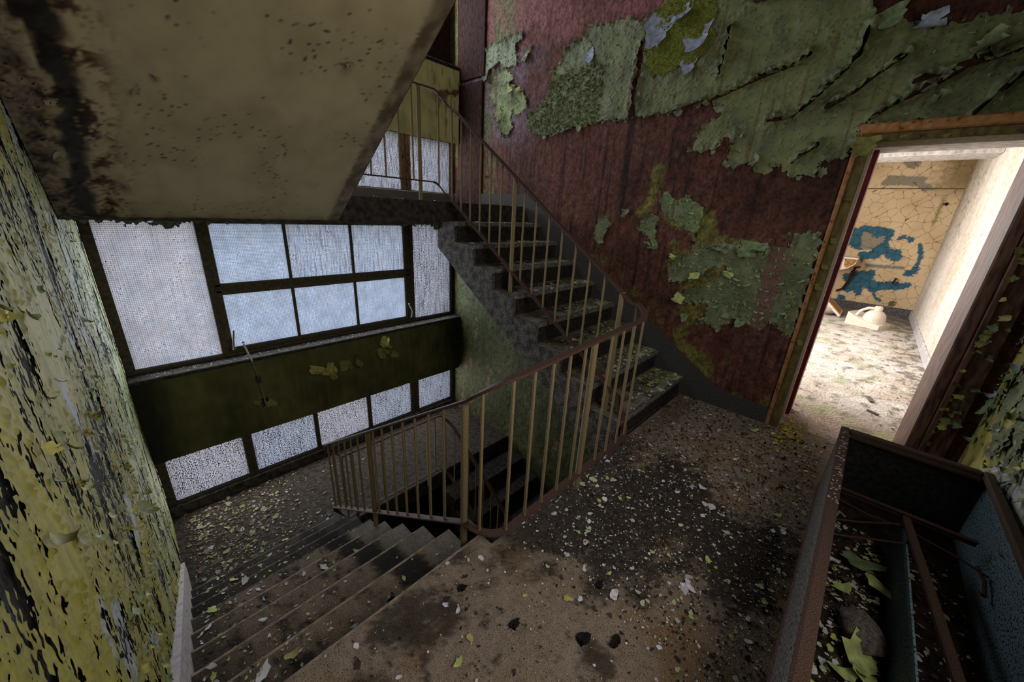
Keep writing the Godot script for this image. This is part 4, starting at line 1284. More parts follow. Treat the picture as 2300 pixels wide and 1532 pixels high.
# ---------------------------------------------------------------- soffit flight
func build_soffit_flight() -> void:
	var t := thing("stair_flight", "underside of the upper flight, smooth beige plaster stained black and rusty along the wall", "stairs")
	var x1 := 1.40
	var st := mb()
	var slope := 0.672
	var z2 := 3.36
	prism(st, PackedVector2Array([Vector2(ZH - 0.02, 1.335), Vector2(z2, 1.335 + slope * (z2 - ZH + 0.02)), Vector2(z2, 2.86), Vector2(ZH - 0.02, 1.58)]), Vector3(LW, 0, 0), Vector3.BACK, Vector3.UP, Vector3(x1 - LW, 0, 0))
	obj("waist_slab", st, M.concrete_dark, t)
	for j in range(1, 9): obj("step", step_mesh(LW + 0.02, x1 - 0.02, ZL - j * GO, 3.06 - j * RISE, 1.0, 0.3), M.concrete_dark, t)
	var vd := Vector3(0, slope, 1).normalized()
	var nd := Vector3.RIGHT.cross(vd)
	if nd.y > 0: nd = -nd
	var cell := 0.011
	var nu := int((x1 - LW) / cell)
	var nv := int((z2 - ZH + 0.02) / vd.z / cell)
	var n1 := noise(71, 2.0, 4)
	var n2 := noise(72, 9.0, 4)
	var n3 := noise(73, 38.0, 3)
	var n4 := noise(74, 85.0, 1)
	var base := lin("8a8064")
	var base2 := lin("776e54")
	var black := lin("0d0b09")
	var rust := lin("4a2d14")
	var raw := lin("6b5f4e")
	var disp := PackedFloat32Array()
	var col := PackedColorArray()
	for j in nv + 1:
		for i in nu + 1:
			var x := i * cell
			var v := j * cell
			var a := n1.get_noise_2d(x, v)
			var b := n2.get_noise_2d(x * 1.2, v * 0.7)
			var c := n3.get_noise_2d(x, v)
			var q := base.lerp(base2, clampf(0.5 + a * 0.6, 0, 1))
			var xe := x + 0.05 * a + 0.03 * b
			# bare, flaked strip at the wall, a black run of mould, rust beside it
			q = q.lerp(rust, smoothstep(0.34, 0.2, xe) * smoothstep(-0.15, 0.25, b + c * 0.6) * 0.95)
			q = q.lerp(black, smoothstep(0.3, 0.2, xe) * smoothstep(0.15, 0.45, b * 1.2 + c * 0.5) * 0.9)
			q = q.lerp(raw.lerp(black, clampf(0.45 + b + c * 0.7, 0, 1)), smoothstep(0.11, 0.07, xe))
			q = q.lerp(black, smoothstep(0.05, 0.02, absf(xe - 0.125 - 0.02 * v)) * 0.95)
			var dots := n4.get_noise_2d(x * 1.4, v * 1.1)
			if dots > 0.6: q = q.lerp(black, 0.9 * smoothstep(0.6, 0.75, dots) * smoothstep(0.0, 0.35, a + 0.5 * b))
			# dark weathered lip along the open side
			q = q.lerp(lin("2c2318").lerp(raw, clampf(0.3 + b, 0, 1)), smoothstep(x1 - LW - 0.10, x1 - LW - 0.075, x + 0.012 * c) * 0.85)
			q = q.lerp(lin("3a3424"), 0.6 * smoothstep(0.1, 0.0, v) * clampf(0.5 + b, 0, 1))
			col.append(q)
			var d := 0.003 + 0.002 * a
			d += smoothstep(0.5, 0.2, x) * 0.006 * absf(b) + smoothstep(0.13, 0.05, xe) * 0.012 * c
			disp.append(d)
	put("plaster_soffit", sheet(Vector3(LW, 1.335, ZH - 0.02), Vector3.RIGHT, vd, nd, nu, nv, cell, PackedFloat32Array(), disp, col), M.soffit, t)
	for p in [[0.26, 0.66, 0.05, 4], [0.36, 0.92, 0.04, 3], [0.40, 1.0, 0.04, 1], [1.05, 1.3, 0.05, 2], [0.30, 1.35, 0.06, 6], [0.24, 0.3, 0.06, 7], [0.2, 0.12, 0.06, 1], [0.1, 0.5, 0.05, 3], [0.12, 0.8, 0.05, 2], [0.08, 1.2, 0.06, 1]]:
		peel(t, Vector3(LW + p[0], 1.335, ZH - 0.02) + vd * p[1] + nd * 0.006, nd, Vector3.RIGHT.rotated(nd, p[3]), p[2], M.soffit_peel, "paint_peel", p[3])

# ---------------------------------------------------------------- railings
# The balustrade winds round the well: along the half landing, up the left flight, across the landing, up the right flight and along the next half landing.
func rail_points(which: int) -> Array:      # [x, y of the lower rail, y of the handrail, z]
	var p := []
	if which == 0:
		for k in 5:                          # corner from the half landing into the flight
			var t := k / 4.0
			var a := PI * 0.5 * t
			p.append([1.195 - 0.12 * sin(a), lerpf(-1.36, -1.075, t), lerpf(-0.66, -0.425, t), 1.37 + 0.12 * (1.0 - cos(a))])
		for k in 16:
			var z := lerpf(1.53, 3.28, k / 15.0)
			p.append([1.075, 0.075 + 0.65 * (z - 3.26), 0.716 + 0.645 * (z - 3.25), z])
		for k in range(1, 8):
			var t := k / 8.0
			var a := PI * 0.5 * t
			p.append([1.195 - 0.12 * cos(a), lerpf(0.088, 0.10, t), 0.753 + 0.122 * sin(a), 3.30 + 0.15 * sin(a)])
		for k in 9:
			var t := k / 8.0
			p.append([lerpf(1.195, 2.255, t), 0.10, lerpf(0.872, 0.918, t), 3.45])
		for k in range(1, 8):
			var t := k / 8.0
			var a := PI * 0.5 * t
			p.append([2.255 + 0.12 * sin(a), lerpf(0.10, 0.27, t * t), lerpf(0.918, 0.985, t), 3.33 + 0.12 * cos(a)])
	if which == 0 or which == 1:
		var dy := 0.0 if which == 0 else -3.06
		for k in 16:
			var z := lerpf(3.32, 1.50, k / 15.0)
			p.append([2.375, 2.52 - 0.664 * z + dy, 3.295 - 0.70 * z + dy, z])
		for k in range(1, 8):
			var t := k / 8.0
			var a := PI * 0.5 * t
			p.append([2.255 + 0.12 * cos(a), lerpf(1.53, 1.685, smoothstep(0.0, 1.0, t)) + dy, lerpf(2.255, 2.385, smoothstep(0.0, 1.0, t)) + dy, 1.49 - 0.12 * sin(a)])
		for k in 8:
			p.append([lerpf(2.255, 1.21, k / 7.0), 1.685 + dy, 2.385 + dy, 1.37])
	return p

func build_railings() -> void:
	for which in 2:
		var pts := rail_points(which)
		var t := thing("stair_railing", ["rusty railing with cream balusters winding round the well from lower to upper flight", "dark lower railing seen through the balusters on the half landing below"][which], "railing")
		var lowp := PackedVector3Array()
		var hand := PackedVector3Array()
		for q in pts:
			lowp.append(Vector3(q[0], q[1], q[3])); hand.append(Vector3(q[0], q[2], q[3]))
		var st := mb()
		sweep(st, hand, flat(0.04, 0.013, 0.003))
		obj("handrail", st, M.rail_rust, t)
		st = mb()
		sweep(st, lowp, flat(0.042, 0.009))
		obj("bottom_rail", st, M.rail_rust, t)
		# uprights at even spacing along the plan of the rail
		var posts := [[1.075, 2.29, 0.22], [1.075, 3.265, 0.245], [1.75, 3.45, 0.1], [2.375, 3.24, 0.21], [2.375, 2.25, 0.185], [2.12, 1.37, 0.155], [1.3, 1.37, 0.155]]
		var run := 0.0
		var next := 0.06
		for k in pts.size() - 1:
			var a: Array = pts[k]
			var b: Array = pts[k + 1]
			var l := Vector2(b[0] - a[0], b[3] - a[3]).length()
			while next <= run + l:
				var f := (next - run) / l
				var x := lerpf(a[0], b[0], f)
				var z := lerpf(a[3], b[3], f)
				var y0 := lerpf(a[1], b[1], f)
				var y1 := lerpf(a[2], b[2], f)
				next += 0.125
				var post := false
				for pp in posts:
					if Vector2(x - pp[0], z - pp[1]).length() < 0.0626: post = true
				if post: continue
				st = mb()
				tube(st, PackedVector3Array([Vector3(x, y0, z), Vector3(x, y1 - 0.004, z)]), 0.0076, 8)
				obj("baluster", st, M.rail_cream, t)
			run += l
		for pp in posts:
			var best := 1e9
			var y0 := 0.0
			var y1 := 0.0
			for k in pts.size() - 1:
				for f in [0.0, 0.25, 0.5, 0.75]:
					var x := lerpf(pts[k][0], pts[k + 1][0], f)
					var z := lerpf(pts[k][3], pts[k + 1][3], f)
					var dd := Vector2(x - pp[0], z - pp[1]).length()
					if dd < best:
						best = dd
						y0 = lerpf(pts[k][1], pts[k + 1][1], f)
						y1 = lerpf(pts[k][2], pts[k + 1][2], f)
			if best > 0.1: continue
			st = mb()
			tube(st, PackedVector3Array([Vector3(pp[0], y0 - pp[2], pp[1]), Vector3(pp[0], y1 - 0.003, pp[1])]), 0.0165, 12)
			obj("post", st, M.rail_cream, t)

# ---------------------------------------------------------------- door
func build_door() -> void:
	var t := thing("door_1", "open doorway to the washroom with flaking wooden architrave and red edged jamb", "", Vector3.ZERO, 0.0, "", "structure")
	# architrave: outer moulding and inner flat, left, right and head
	var prof := PackedVector2Array([Vector2(0, 0), Vector2(0.03, 0), Vector2(0.03, 0.02), Vector2(0.018, 0.034), Vector2(0, 0.034)])
	var st := mb()
	box(st, Vector3(W - 0.034, 0.0, DZ0), Vector3(W + 0.004, DH + 0.1, DZ0 + 0.026), 0.006)
	obj("architrave", st, M.architrave, t)
	st = mb()
	box(st, Vector3(W - 0.018, 0.0, DZ0 + 0.026), Vector3(W + 0.004, DH + 0.06, DO0), 0.004)
	obj("jamb_casing", st, M.jamb_olive, t)
	st = mb()
	box(st, Vector3(W - 0.036, DH + 0.045, DZ0 + 0.0), Vector3(W + 0.004, DH + 0.1, DZ1 + 0.03), 0.008)
	obj("head_moulding", st, M.architrave, t)
	st = mb()
	box(st, Vector3(W - 0.016, DH, DZ0 + 0.034), Vector3(W + 0.004, DH + 0.046, DZ1), 0.004)
	obj("head_casing", st, M.jamb_olive, t)
	st = mb()
	box(st, Vector3(W - 0.03, 0.0, DO1 - 0.004), Vector3(W + 0.004, DH + 0.05, DO1 + 0.055), 0.008)
	obj("jamb_casing", st, M.architrave_brown, t)
	st = mb()
	box(st, Vector3(W - 0.04, 0.0, DO1 + 0.055), Vector3(W + 0.004, DH + 0.08, DO1 + 0.085), 0.006)
	box(st, Vector3(W - 0.024, 0.0, DO1 + 0.085), Vector3(W + 0.004, DH + 0.08, DZ1), 0.004)
	obj("architrave", st, M.architrave_brown, t)
	st = mb()
	box(st, Vector3(W - 0.05, 0.0, DO1 + 0.04), Vector3(W + 0.004, 0.16, DZ1), 0.005)
	obj("plinth_block", st, M.skirting_pale, t)
	# linings through the wall
	st = mb()
	box(st, Vector3(W, -0.01, DO0 - 0.06), Vector3(W + 0.25, DH + 0.03, DO0), 0.003)
	obj("jamb", st, M.jamb_olive, t)
	st = mb()
	box(st, Vector3(W + 0.25, -0.01, DO0 - 0.06), Vector3(W + 0.31, DH + 0.03, DO0 + 0.004), 0.003)
	obj("door_stop", st, M.gloss_white, t)
	st = mb()
	box(st, Vector3(W + 0.31, -0.01, DO0 - 0.06), Vector3(W + 0.47, DH + 0.03, DO0 + 0.032), 0.003)
	obj("jamb_edge", st, M.gloss_red, t)
	st = mb()
	box(st, Vector3(W, -0.01, DO1), Vector3(W + 0.46, DH + 0.03, DO1 + 0.06), 0.003)
	obj("jamb", st, M.architrave_brown, t)
	st = mb()
	box(st, Vector3(W, DH, DO0 - 0.02), Vector3(W + 0.2, DH + 0.05, DO1 + 0.02), 0.003)
	obj("head", st, M.jamb_olive, t)
	st = mb()
	box(st, Vector3(W + 0.2, DH, DO0 - 0.02), Vector3(W + 0.46, DH + 0.05, DO1 + 0.02), 0.003)
	obj("head", st, M.gloss_white, t)
	# paint lifting off the frame
	peel(t, Vector3(W - 0.04, DH + 0.03, DO0 - 0.03), Vector3.LEFT, Vector3.DOWN, 0.14, M.paint_olive, "paint_peel", 0)
	for p in [[1.66, 0.05], [1.42, 0.05], [1.12, 0.06], [0.95, 0.04], [0.72, 0.05], [0.5, 0.04], [1.25, 0.05]]:
		peel(t, Vector3(W - 0.02, p[0], DZ0 + 0.05), Vector3(-1, 0, 0.4), Vector3.DOWN, p[1], M.paint_olive)
	for k in 9:
		peel(t, Vector3(W - 0.02, DH + 0.02, DO0 + 0.04 + 0.085 * k), Vector3.LEFT, Vector3.DOWN, rng.randf_range(0.025, 0.05), M.paint_olive if k % 2 else M.plain_dark)
	for k in 46:
		var m: Material = [M.paint_olive, M.paint_yellow, M.paint_sage][k % 3]
		peel(t, Vector3(W - 0.04, rng.randf_range(0.25, 1.9), DO1 + rng.randf_range(0.07, 0.15)), Vector3(-1, 0, rng.randf_range(-0.6, 0.6)), Vector3.DOWN.rotated(Vector3.RIGHT, rng.randf_range(-0.8, 0.8)), rng.randf_range(0.02, 0.055), m)

# ---------------------------------------------------------------- washroom beyond the door
func build_washroom() -> void:
	var x0 := W + 0.45
	var zl := 2.6
	var n1 := noise(81, 1.3, 4)
	var n2 := noise(82, 6.0, 4)
	var n3 := noise(83, 24.0, 3)
	# floor
	var st := mb()
	box(st, Vector3(W + 0.1, -0.2, zl - 0.1), Vector3(XF + 0.2, -0.003, ZT + 0.2), 0.0)
	var fl := struct("floor", st, M.concrete, "pale dusty washroom floor with puddles of daylight beyond the door")
	var cell := 0.03
	var nu := int((XF - W) / cell)
	var nv := int((ZT - zl) / cell)
	var disp := PackedFloat32Array()
	var col := PackedColorArray()
	for j in nv + 1:
		for i in nu + 1:
			var x := W + i * cell
			var z := zl + j * cell
			var a := n1.get_noise_2d(x, z)
			var b := n2.get_noise_2d(x * 0.6, z)
			var c := n3.get_noise_2d(x, z)
			var q := lin("ddd5ca").lerp(lin("bca896"), clampf(0.2 + a, 0, 1))
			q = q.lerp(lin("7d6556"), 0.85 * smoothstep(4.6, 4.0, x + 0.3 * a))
			q = q.lerp(lin("5a5248"), 0.75 * smoothstep(0.18, 0.5, b + 0.4 * c + 0.35 * smoothstep(4.7, 5.1, z)))
			q = q.lerp(lin("8c9658"), 0.5 * smoothstep(0.2, 0.5, n1.get_noise_2d(x + 9.0, z * 1.5)))
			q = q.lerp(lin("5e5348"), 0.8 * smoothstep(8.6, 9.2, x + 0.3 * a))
			col.append(q)
			disp.append(0.002 * b + 0.003 * maxf(c, 0.0))
	put("floor_surface", sheet(Vector3(W, 0.0, zl), Vector3.RIGHT, Vector3.BACK, Vector3.UP, nu, nv, cell, PackedFloat32Array(), disp, col), M.wash_floor, fl)
	# right wall
	st = mb()
	box(st, Vector3(W + 0.45, -0.2, ZT + 0.006), Vector3(XF + 0.2, 3.2, ZT + 0.2), 0.0)
	var rw := struct("wall_right", st, M.wash_plain, "white washroom wall speckled with black mould")
	nu = int((XF - W - 0.45) / cell)
	nv = int(3.0 / cell)
	disp = PackedFloat32Array(); col = PackedColorArray()
	for j in nv + 1:
		for i in nu + 1:
			var x := W + 0.45 + i * cell
			var y := j * cell
			var a := n1.get_noise_2d(x, y * 0.4)
			var c := n3.get_noise_2d(x, y)
			var q := lin("cdc5bc").lerp(lin("b4a692"), clampf(0.2 + a, 0, 1))
			q = q.lerp(lin("8a7858"), 0.7 * smoothstep(9.0, 10.1, x + 0.3 * a) * smoothstep(0.8, 2.4, y))
			if c > 0.42 and x > 8.4 and y > 1.2: q = q.lerp(lin("2c2a26"), 0.8)
			col.append(q)
			disp.append(0.001 * a)
	put("plaster", sheet(Vector3(W + 0.45, 0, ZT), Vector3.RIGHT, Vector3.UP, Vector3.FORWARD, nu, nv, cell, PackedFloat32Array(), disp, col), M.wash_white, rw)
	st = mb()
	box(st, Vector3(W + 0.45, 0, ZT - 0.022), Vector3(XF, 0.13, ZT + 0.01), 0.006)
	struct("baseboard_washroom", st, M.gloss_white, "pale skirting along the white washroom wall")
	# far wall
	st = mb()
	box(st, Vector3(XF + 0.006, -0.2, zl - 0.2), Vector3(XF + 0.2, 3.2, ZT + 0.2), 0.0)
	var fw := struct("wall_far", st, M.wash_plain, "cream washroom wall with cracked paint and torn blue patches")
	cell = 0.014
	var zf := 3.3
	nu = int((ZT - zf) / cell)
	nv = int(2.95 / cell)
	var blue := near([BLUE_A, BLUE_B, BLUE_C, BLUE_D, BLUE_E], Vector2(zf, 0), Vector2(ZT + 0.1, 3.0), 0.03)
	var bare := near([BARE_A, BARE_B, BARE_C], Vector2(zf, 0), Vector2(ZT + 0.1, 3.0), 0.03)
	var ghost := near([BLUE_F], Vector2(zf, 0), Vector2(ZT + 0.1, 3.0), 0.03)
	disp = PackedFloat32Array(); col = PackedColorArray()
	for j in nv + 1:
		for i in nu + 1:
			var z := zf + i * cell
			var y := j * cell
			var a := n1.get_noise_2d(z, y)
			var b := n2.get_noise_2d(z * 1.6, y * 1.6)
			var c := n3.get_noise_2d(z, y)
			var q := lin("cdb491").lerp(lin("b99f7a"), clampf(0.4 + a, 0, 1))
			q = q.lerp(lin("6f5c34"), 0.8 * smoothstep(4.55, 5.0, z + 0.15 * b) * smoothstep(2.0, 2.35, y))
			var gs := smoothstep(0.045, 0.0, absf(z - 4.93 - 0.03 * b)) * smoothstep(1.5, 1.7, y) * smoothstep(2.15, 2.0, y)
			q = q.lerp(lin("5e6028"), 0.75 * gs)
			var s := blue.get_at(z, y) + 0.03 * b + 0.02 * c
			var k := smoothstep(-0.004, 0.004, s)
			q = q.lerp(lin("2c4f60").lerp(lin("396272"), clampf(0.5 + b, 0, 1)), k)
			q = q.lerp(lin("5d7076"), 0.85 * smoothstep(-0.004, 0.01, ghost.get_at(z, y) + 0.008 * c))
			var r := smoothstep(-0.004, 0.004, bare.get_at(z, y) + 0.03 * b + 0.02 * c)
			q = q.lerp(lin("857a70").lerp(lin("8a8a50"), clampf(c * 1.5, 0, 1)), r)
			if Vector2(z - 4.98, y - 1.97).length() < 0.03 + 0.02 * c: q = lin("100c08")
			if Vector2(z - 4.82, y - 0.2).length() < 0.05 + 0.05 * c: q = q.lerp(lin("2a241e"), 0.8)
			col.append(q)
			disp.append(0.004 - 0.004 * maxf(k, r) + 0.001 * a)
	put("cracked_paint", sheet(Vector3(XF, 0, zf), Vector3.BACK, Vector3.UP, Vector3.LEFT, nu, nv, cell, PackedFloat32Array(), disp, col), M.wash_cream, fw)
	st = mb()
	box(st, Vector3(XF - 0.02, 2.2, 3.3), Vector3(XF + 0.01, 2.212, ZT), 0.002)
	obj("picture_rail", st, M.paint_mustard, fw)
	for k in 9:
		st = mb()
		box(st, Vector3(XF - 0.018, -0.01, 3.3 + 0.203 * k), Vector3(XF + 0.01, 0.14, 3.3 + 0.203 * k + 0.199), 0.003)
		obj("tile", st, M.tile_grey, fw)
	# left wall with its big window, back of the stair wall, ceiling, beam
	st = mb()
	box(st, Vector3(x0, -0.2, zl - 0.2), Vector3(4.4, 3.2, zl), 0.0)
	box(st, Vector3(8.0, -0.2, zl - 0.2), Vector3(XF + 0.2, 3.2, zl), 0.0)
	box(st, Vector3(4.4, -0.2, zl - 0.2), Vector3(8.0, 0.6, zl), 0.0)
	box(st, Vector3(4.4, 2.4, zl - 0.2), Vector3(8.0, 3.2, zl), 0.0)
	struct("wall_washroom", st, M.wash_plain)
	var win := thing("window_9", "large washroom window out of view to the left", "", Vector3.ZERO, 0.0, "", "structure")
	bar(win, "frame", 4.4, 8.0, 0.6, 0.66, zl - 0.12, zl - 0.05, M.gloss_white)
	bar(win, "frame", 4.4, 8.0, 2.34, 2.4, zl - 0.12, zl - 0.05, M.gloss_white)
	for x in [4.4, 5.58, 6.76, 7.94]: bar(win, "mullion", x, x + 0.06, 0.6, 2.4, zl - 0.12, zl - 0.05, M.gloss_white)
	st = mb()
	box(st, Vector3(W + 0.1, 2.95, zl - 0.2), Vector3(XF + 0.2, 3.2, ZT + 0.2), 0.0)
	struct("ceiling", st, M.wash_plain)
	st = mb()
	box(st, Vector3(7.75, 2.44, zl), Vector3(8.35, 2.96, ZT), 0.006)
	struct("trim_3", st, M.gloss_white, "white painted beam crossing the washroom ceiling")
	# pipes on the far wall
	var pipe := thing("waste_pipe", "rusty waste pipe under the washbasin on the cream wall", "pipe")
	st = mb()
	tube(st, PackedVector3Array([Vector3(XF - 0.1, 0.80, 4.14), Vector3(XF - 0.1, 0.66, 4.13), Vector3(XF - 0.06, 0.5, 4.10), Vector3(XF - 0.05, 0.36, 4.06), Vector3(XF - 0.02, 0.3, 3.98)]), 0.02, 8)
	obj("pipe", st, M.pipe_rust, pipe)
	st = mb()
	lathe(st, PackedVector2Array([Vector2(0.0, -0.04), Vector2(0.035, -0.04), Vector2(0.035, 0.04), Vector2(0.0, 0.04)]), 10, Transform3D(Basis.IDENTITY, Vector3(XF - 0.1, 0.68, 4.13)))
	obj("joint", st, M.pipe_rust, pipe)
	st = mb()
	tube(st, PackedVector3Array([Vector3(XF, 0.80, 4.2), Vector3(XF - 0.12, 0.80, 4.16), Vector3(XF - 0.12, 0.72, 4.12)]), 0.014, 8)
	obj("pipe_branch", st, M.pipe_rust, pipe)
	st = mb()
	tube(st, PackedVector3Array([Vector3(XF, 0.66, 4.74), Vector3(XF - 0.07, 0.66, 4.74), Vector3(XF - 0.08, 0.56, 4.72)]), 0.016, 8)
	tag(obj("pipe_stub", st, M.pipe_rust), "short rusty pipe stub sticking out of the cream wall right of the basin", "pipe")
	st = mb()
	tube(st, PackedVector3Array([Vector3(9.7, 2.98, 4.97), Vector3(9.7, 2.62, 4.96)]), 0.05, 12)
	tag(obj("vent_pipe", st, M.ceramic), "short cream pipe end hanging below the washroom ceiling in the corner", "pipe")
	# washbasin on the far wall: bowl and apron in profile
	var b := thing("washbasin", "white washbasin on the cream wall with an orange rust stain, half hidden by the jamb", "basin", Vector3(XF, 0.8, 3.86))
	var bp := basin_profile()
	st = mb()
	prism(st, PackedVector2Array([Vector2(-0.3, 0.16), Vector2(0.28, 0.16), Vector2(0.27, 0.07), Vector2(0.18, -0.02), Vector2(0.05, -0.07), Vector2(-0.3, -0.07)]), Vector3(-0.42, 0, 0), Vector3.BACK, Vector3.UP, Vector3(0.42, 0, 0))
	obj("bowl", st, M.ceramic, b)
	st = mb()
	box(st, Vector3(-0.45, 0.155, -0.3), Vector3(0.0, 0.185, 0.29), 0.01)
	obj("rim", st, M.ceramic, b)
	st = mb()
	prism(st, PackedVector2Array([Vector2(0.10, 0.15), Vector2(0.275, 0.15), Vector2(0.25, 0.07), Vector2(0.16, -0.01), Vector2(0.12, 0.02)]), Vector3(-0.428, 0, 0), Vector3.BACK, Vector3.UP, Vector3(0.01, 0, 0))
	obj("rust_stain", st, M.ceramic_rust, b)
	# overturned basin on the floor
	var o := thing("washbasin", "overturned white ceramic basin lying bowl up on the washroom floor", "basin", Vector3(8.5, 0.0, 4.57), -0.35)
	st = mb()
	var wedge := PackedVector2Array([Vector2(-0.24, 0.0), Vector2(0.2, 0.0), Vector2(0.2, 0.07), Vector2(0.02, 0.10), Vector2(-0.14, 0.15), Vector2(-0.24, 0.20)])
	prism(st, wedge, Vector3(-0.2, 0, 0), Vector3.BACK, Vector3.UP, Vector3(0.4, 0, 0))
	obj("rim", st, M.ceramic, o)
	st = mb()
	lathe(st, bp, 20, Transform3D(Basis.IDENTITY, Vector3(0.0, 0.06, 0.04)), 0.85)
	obj("bowl", st, M.ceramic, o)
	st = mb()
	lathe(st, PackedVector2Array([Vector2(0.055, 0.27), Vector2(0.055, 0.31), Vector2(0.045, 0.34), Vector2(0.02, 0.34), Vector2(0.02, 0.28)]), 12, Transform3D(Basis.IDENTITY, Vector3(0.0, 0.0, 0.05)))
	obj("outlet", st, M.ceramic, o)
	st = mb()
	sweep(st, PackedVector3Array([Vector3(-0.1, 0.14, -0.16), Vector3(-0.1, 0.24, -0.12), Vector3(-0.07, 0.295, -0.05), Vector3(-0.02, 0.30, 0.03)]), flat(0.05, 0.04, 0.01))
	obj("overflow_channel", st, M.ceramic, o)
	# second fallen basin beside the jamb
	var p := thing("washbasin", "fallen white basin with a rusty edge tilted on the floor beside the door jamb", "basin", Vector3(9.05, 0.0, 3.86))
	st = mb()
	var tilt := Transform3D(Basis(Vector3.RIGHT, 0.75), Vector3(0, 0.2, 0.08))
	lathe(st, PackedVector2Array([Vector2(0.26, 0.03), Vector2(0.25, -0.03), Vector2(0.2, -0.14), Vector2(0.1, -0.2), Vector2(0.0, -0.21)]), 20, tilt)
	obj("bowl", st, M.ceramic, p)
	st = mb()
	box(st, Vector3(-0.3, 0.02, -0.3), Vector3(0.3, 0.06, 0.3), 0.015, tilt)
	obj("rim", st, M.ceramic, p)
	st = mb()
	box(st, Vector3(-0.24, 0.058, -0.2), Vector3(0.2, 0.066, 0.26), 0.002, tilt)
	obj("rust_stain", st, M.ceramic_rust, p)
	# bits on the washroom floor
	for q in [[4.75, 4.66, 0.07, 0.2, "flat grey offcut lying in the bright patch of washroom floor"], [4.42, 4.68, 0.05, 1.0, "small pale offcut on the washroom floor near the right door jamb"]]:
		st = mb()
		prism(st, PackedVector2Array([Vector2(-1, -0.25), Vector2(0.7, -0.3), Vector2(1.0, 0.1), Vector2(0.2, 0.3), Vector2(-0.9, 0.2)]), Vector3(0, 0, 0), Vector3.RIGHT * q[2], Vector3.BACK * q[2], Vector3(0, 0.012, 0))
		var w := obj("wood_offcut", st, M.steel_grey)
		w.position = Vector3(q[0], 0.003, q[1])
		w.rotation.y = q[3]
		tag(w, q[4], "offcut")

func basin_profile() -> PackedVector2Array:
	return PackedVector2Array([Vector2(0.17, 0.0), Vector2(0.165, 0.08), Vector2(0.145, 0.15), Vector2(0.10, 0.195), Vector2(0.05, 0.215), Vector2(0.0, 0.22)])

# ---------------------------------------------------------------- wall behind the locker
func build_return_wall() -> void:
	var wall := get_node("wall_front")
	var n1 := noise(101, 2.2, 3)
	var n2 := noise(102, 10.0, 3)
	var n3 := noise(103, 42.0, 3)
	var cell := 0.011
	var x0 := 1.9
	var nu := int((W - x0) / cell)
	var nv := int(2.0 / cell)
	var disp := PackedFloat32Array()
	var col := PackedColorArray()
	for layer in 2:
		disp = PackedFloat32Array(); col = PackedColorArray()
		var field := PackedFloat32Array()
		for j in nv + 1:
			for i in nu + 1:
				var x := x0 + i * cell
				var y := j * cell
				var a := n1.get_noise_2d(x, y * 0.6)
				var b := n2.get_noise_2d(x, y * 0.5)
				var c := n3.get_noise_2d(x, y * 0.6)
				if layer == 0:
					var q := lin("a49a52").lerp(lin("7a7436"), clampf(0.4 + a + b * 0.5, 0, 1))
					q = q.lerp(lin("8e9290"), 0.8 * smoothstep(3.15, 2.75, x + 0.3 * a))
					q = q.lerp(lin("3a3622"), 0.6 * smoothstep(0.25, 0.5, b + c * 0.4))
					col.append(q)
					disp.append(0.003 * a)
				else:
					var s := -0.27 + a * 0.5 + b * 0.5 + c * 0.22 + 0.3 * smoothstep(0.35, 0.9, y)
					field.append(s)
					var rim := clampf(1.0 - s / 0.25, 0, 1)
					disp.append(0.006 + 0.03 * rim * rim * clampf(0.4 + b, 0, 1) + 0.003 * c)
					col.append(lin("4c5236").lerp(lin("6c7050"), clampf(0.4 + b, 0, 1)))
		put("plaster" if layer == 0 else "paint_sheet", sheet(Vector3(x0, 0, ZB), Vector3.RIGHT, Vector3.UP, Vector3.FORWARD, nu, nv, cell, field, disp, col), M.left_paint, wall)
	var mats := [M.paint_sage, M.paint_olive, M.paint_dark, M.paint_yellow, M.paint_back]
	for k in 120:
		var x := rng.randf_range(2.3, 3.44)
		var y := rng.randf_range(0.28, 1.6)
		peel(wall, Vector3(x, y, ZB - 0.008), Vector3.FORWARD, Vector3.DOWN.rotated(Vector3.BACK, rng.randf_range(-0.9, 0.9)), rng.randf_range(0.02, 0.06), mats[rng.randi() % 5])
	peel(wall, Vector3(3.40, 1.18, ZB - 0.01), Vector3.FORWARD, Vector3.DOWN, 0.12, M.paint_dark, "paint_peel", 5)
	peel(wall, Vector3(3.38, 0.62, ZB - 0.01), Vector3.FORWARD, Vector3.DOWN.rotated(Vector3.BACK, 0.4), 0.10, M.paint_sage, "paint_peel", 5)
	peel(wall, Vector3(3.30, 0.86, ZB - 0.01), Vector3.FORWARD, Vector3.DOWN.rotated(Vector3.BACK, -0.5), 0.15, M.paint_sage, "paint_peel", 0)

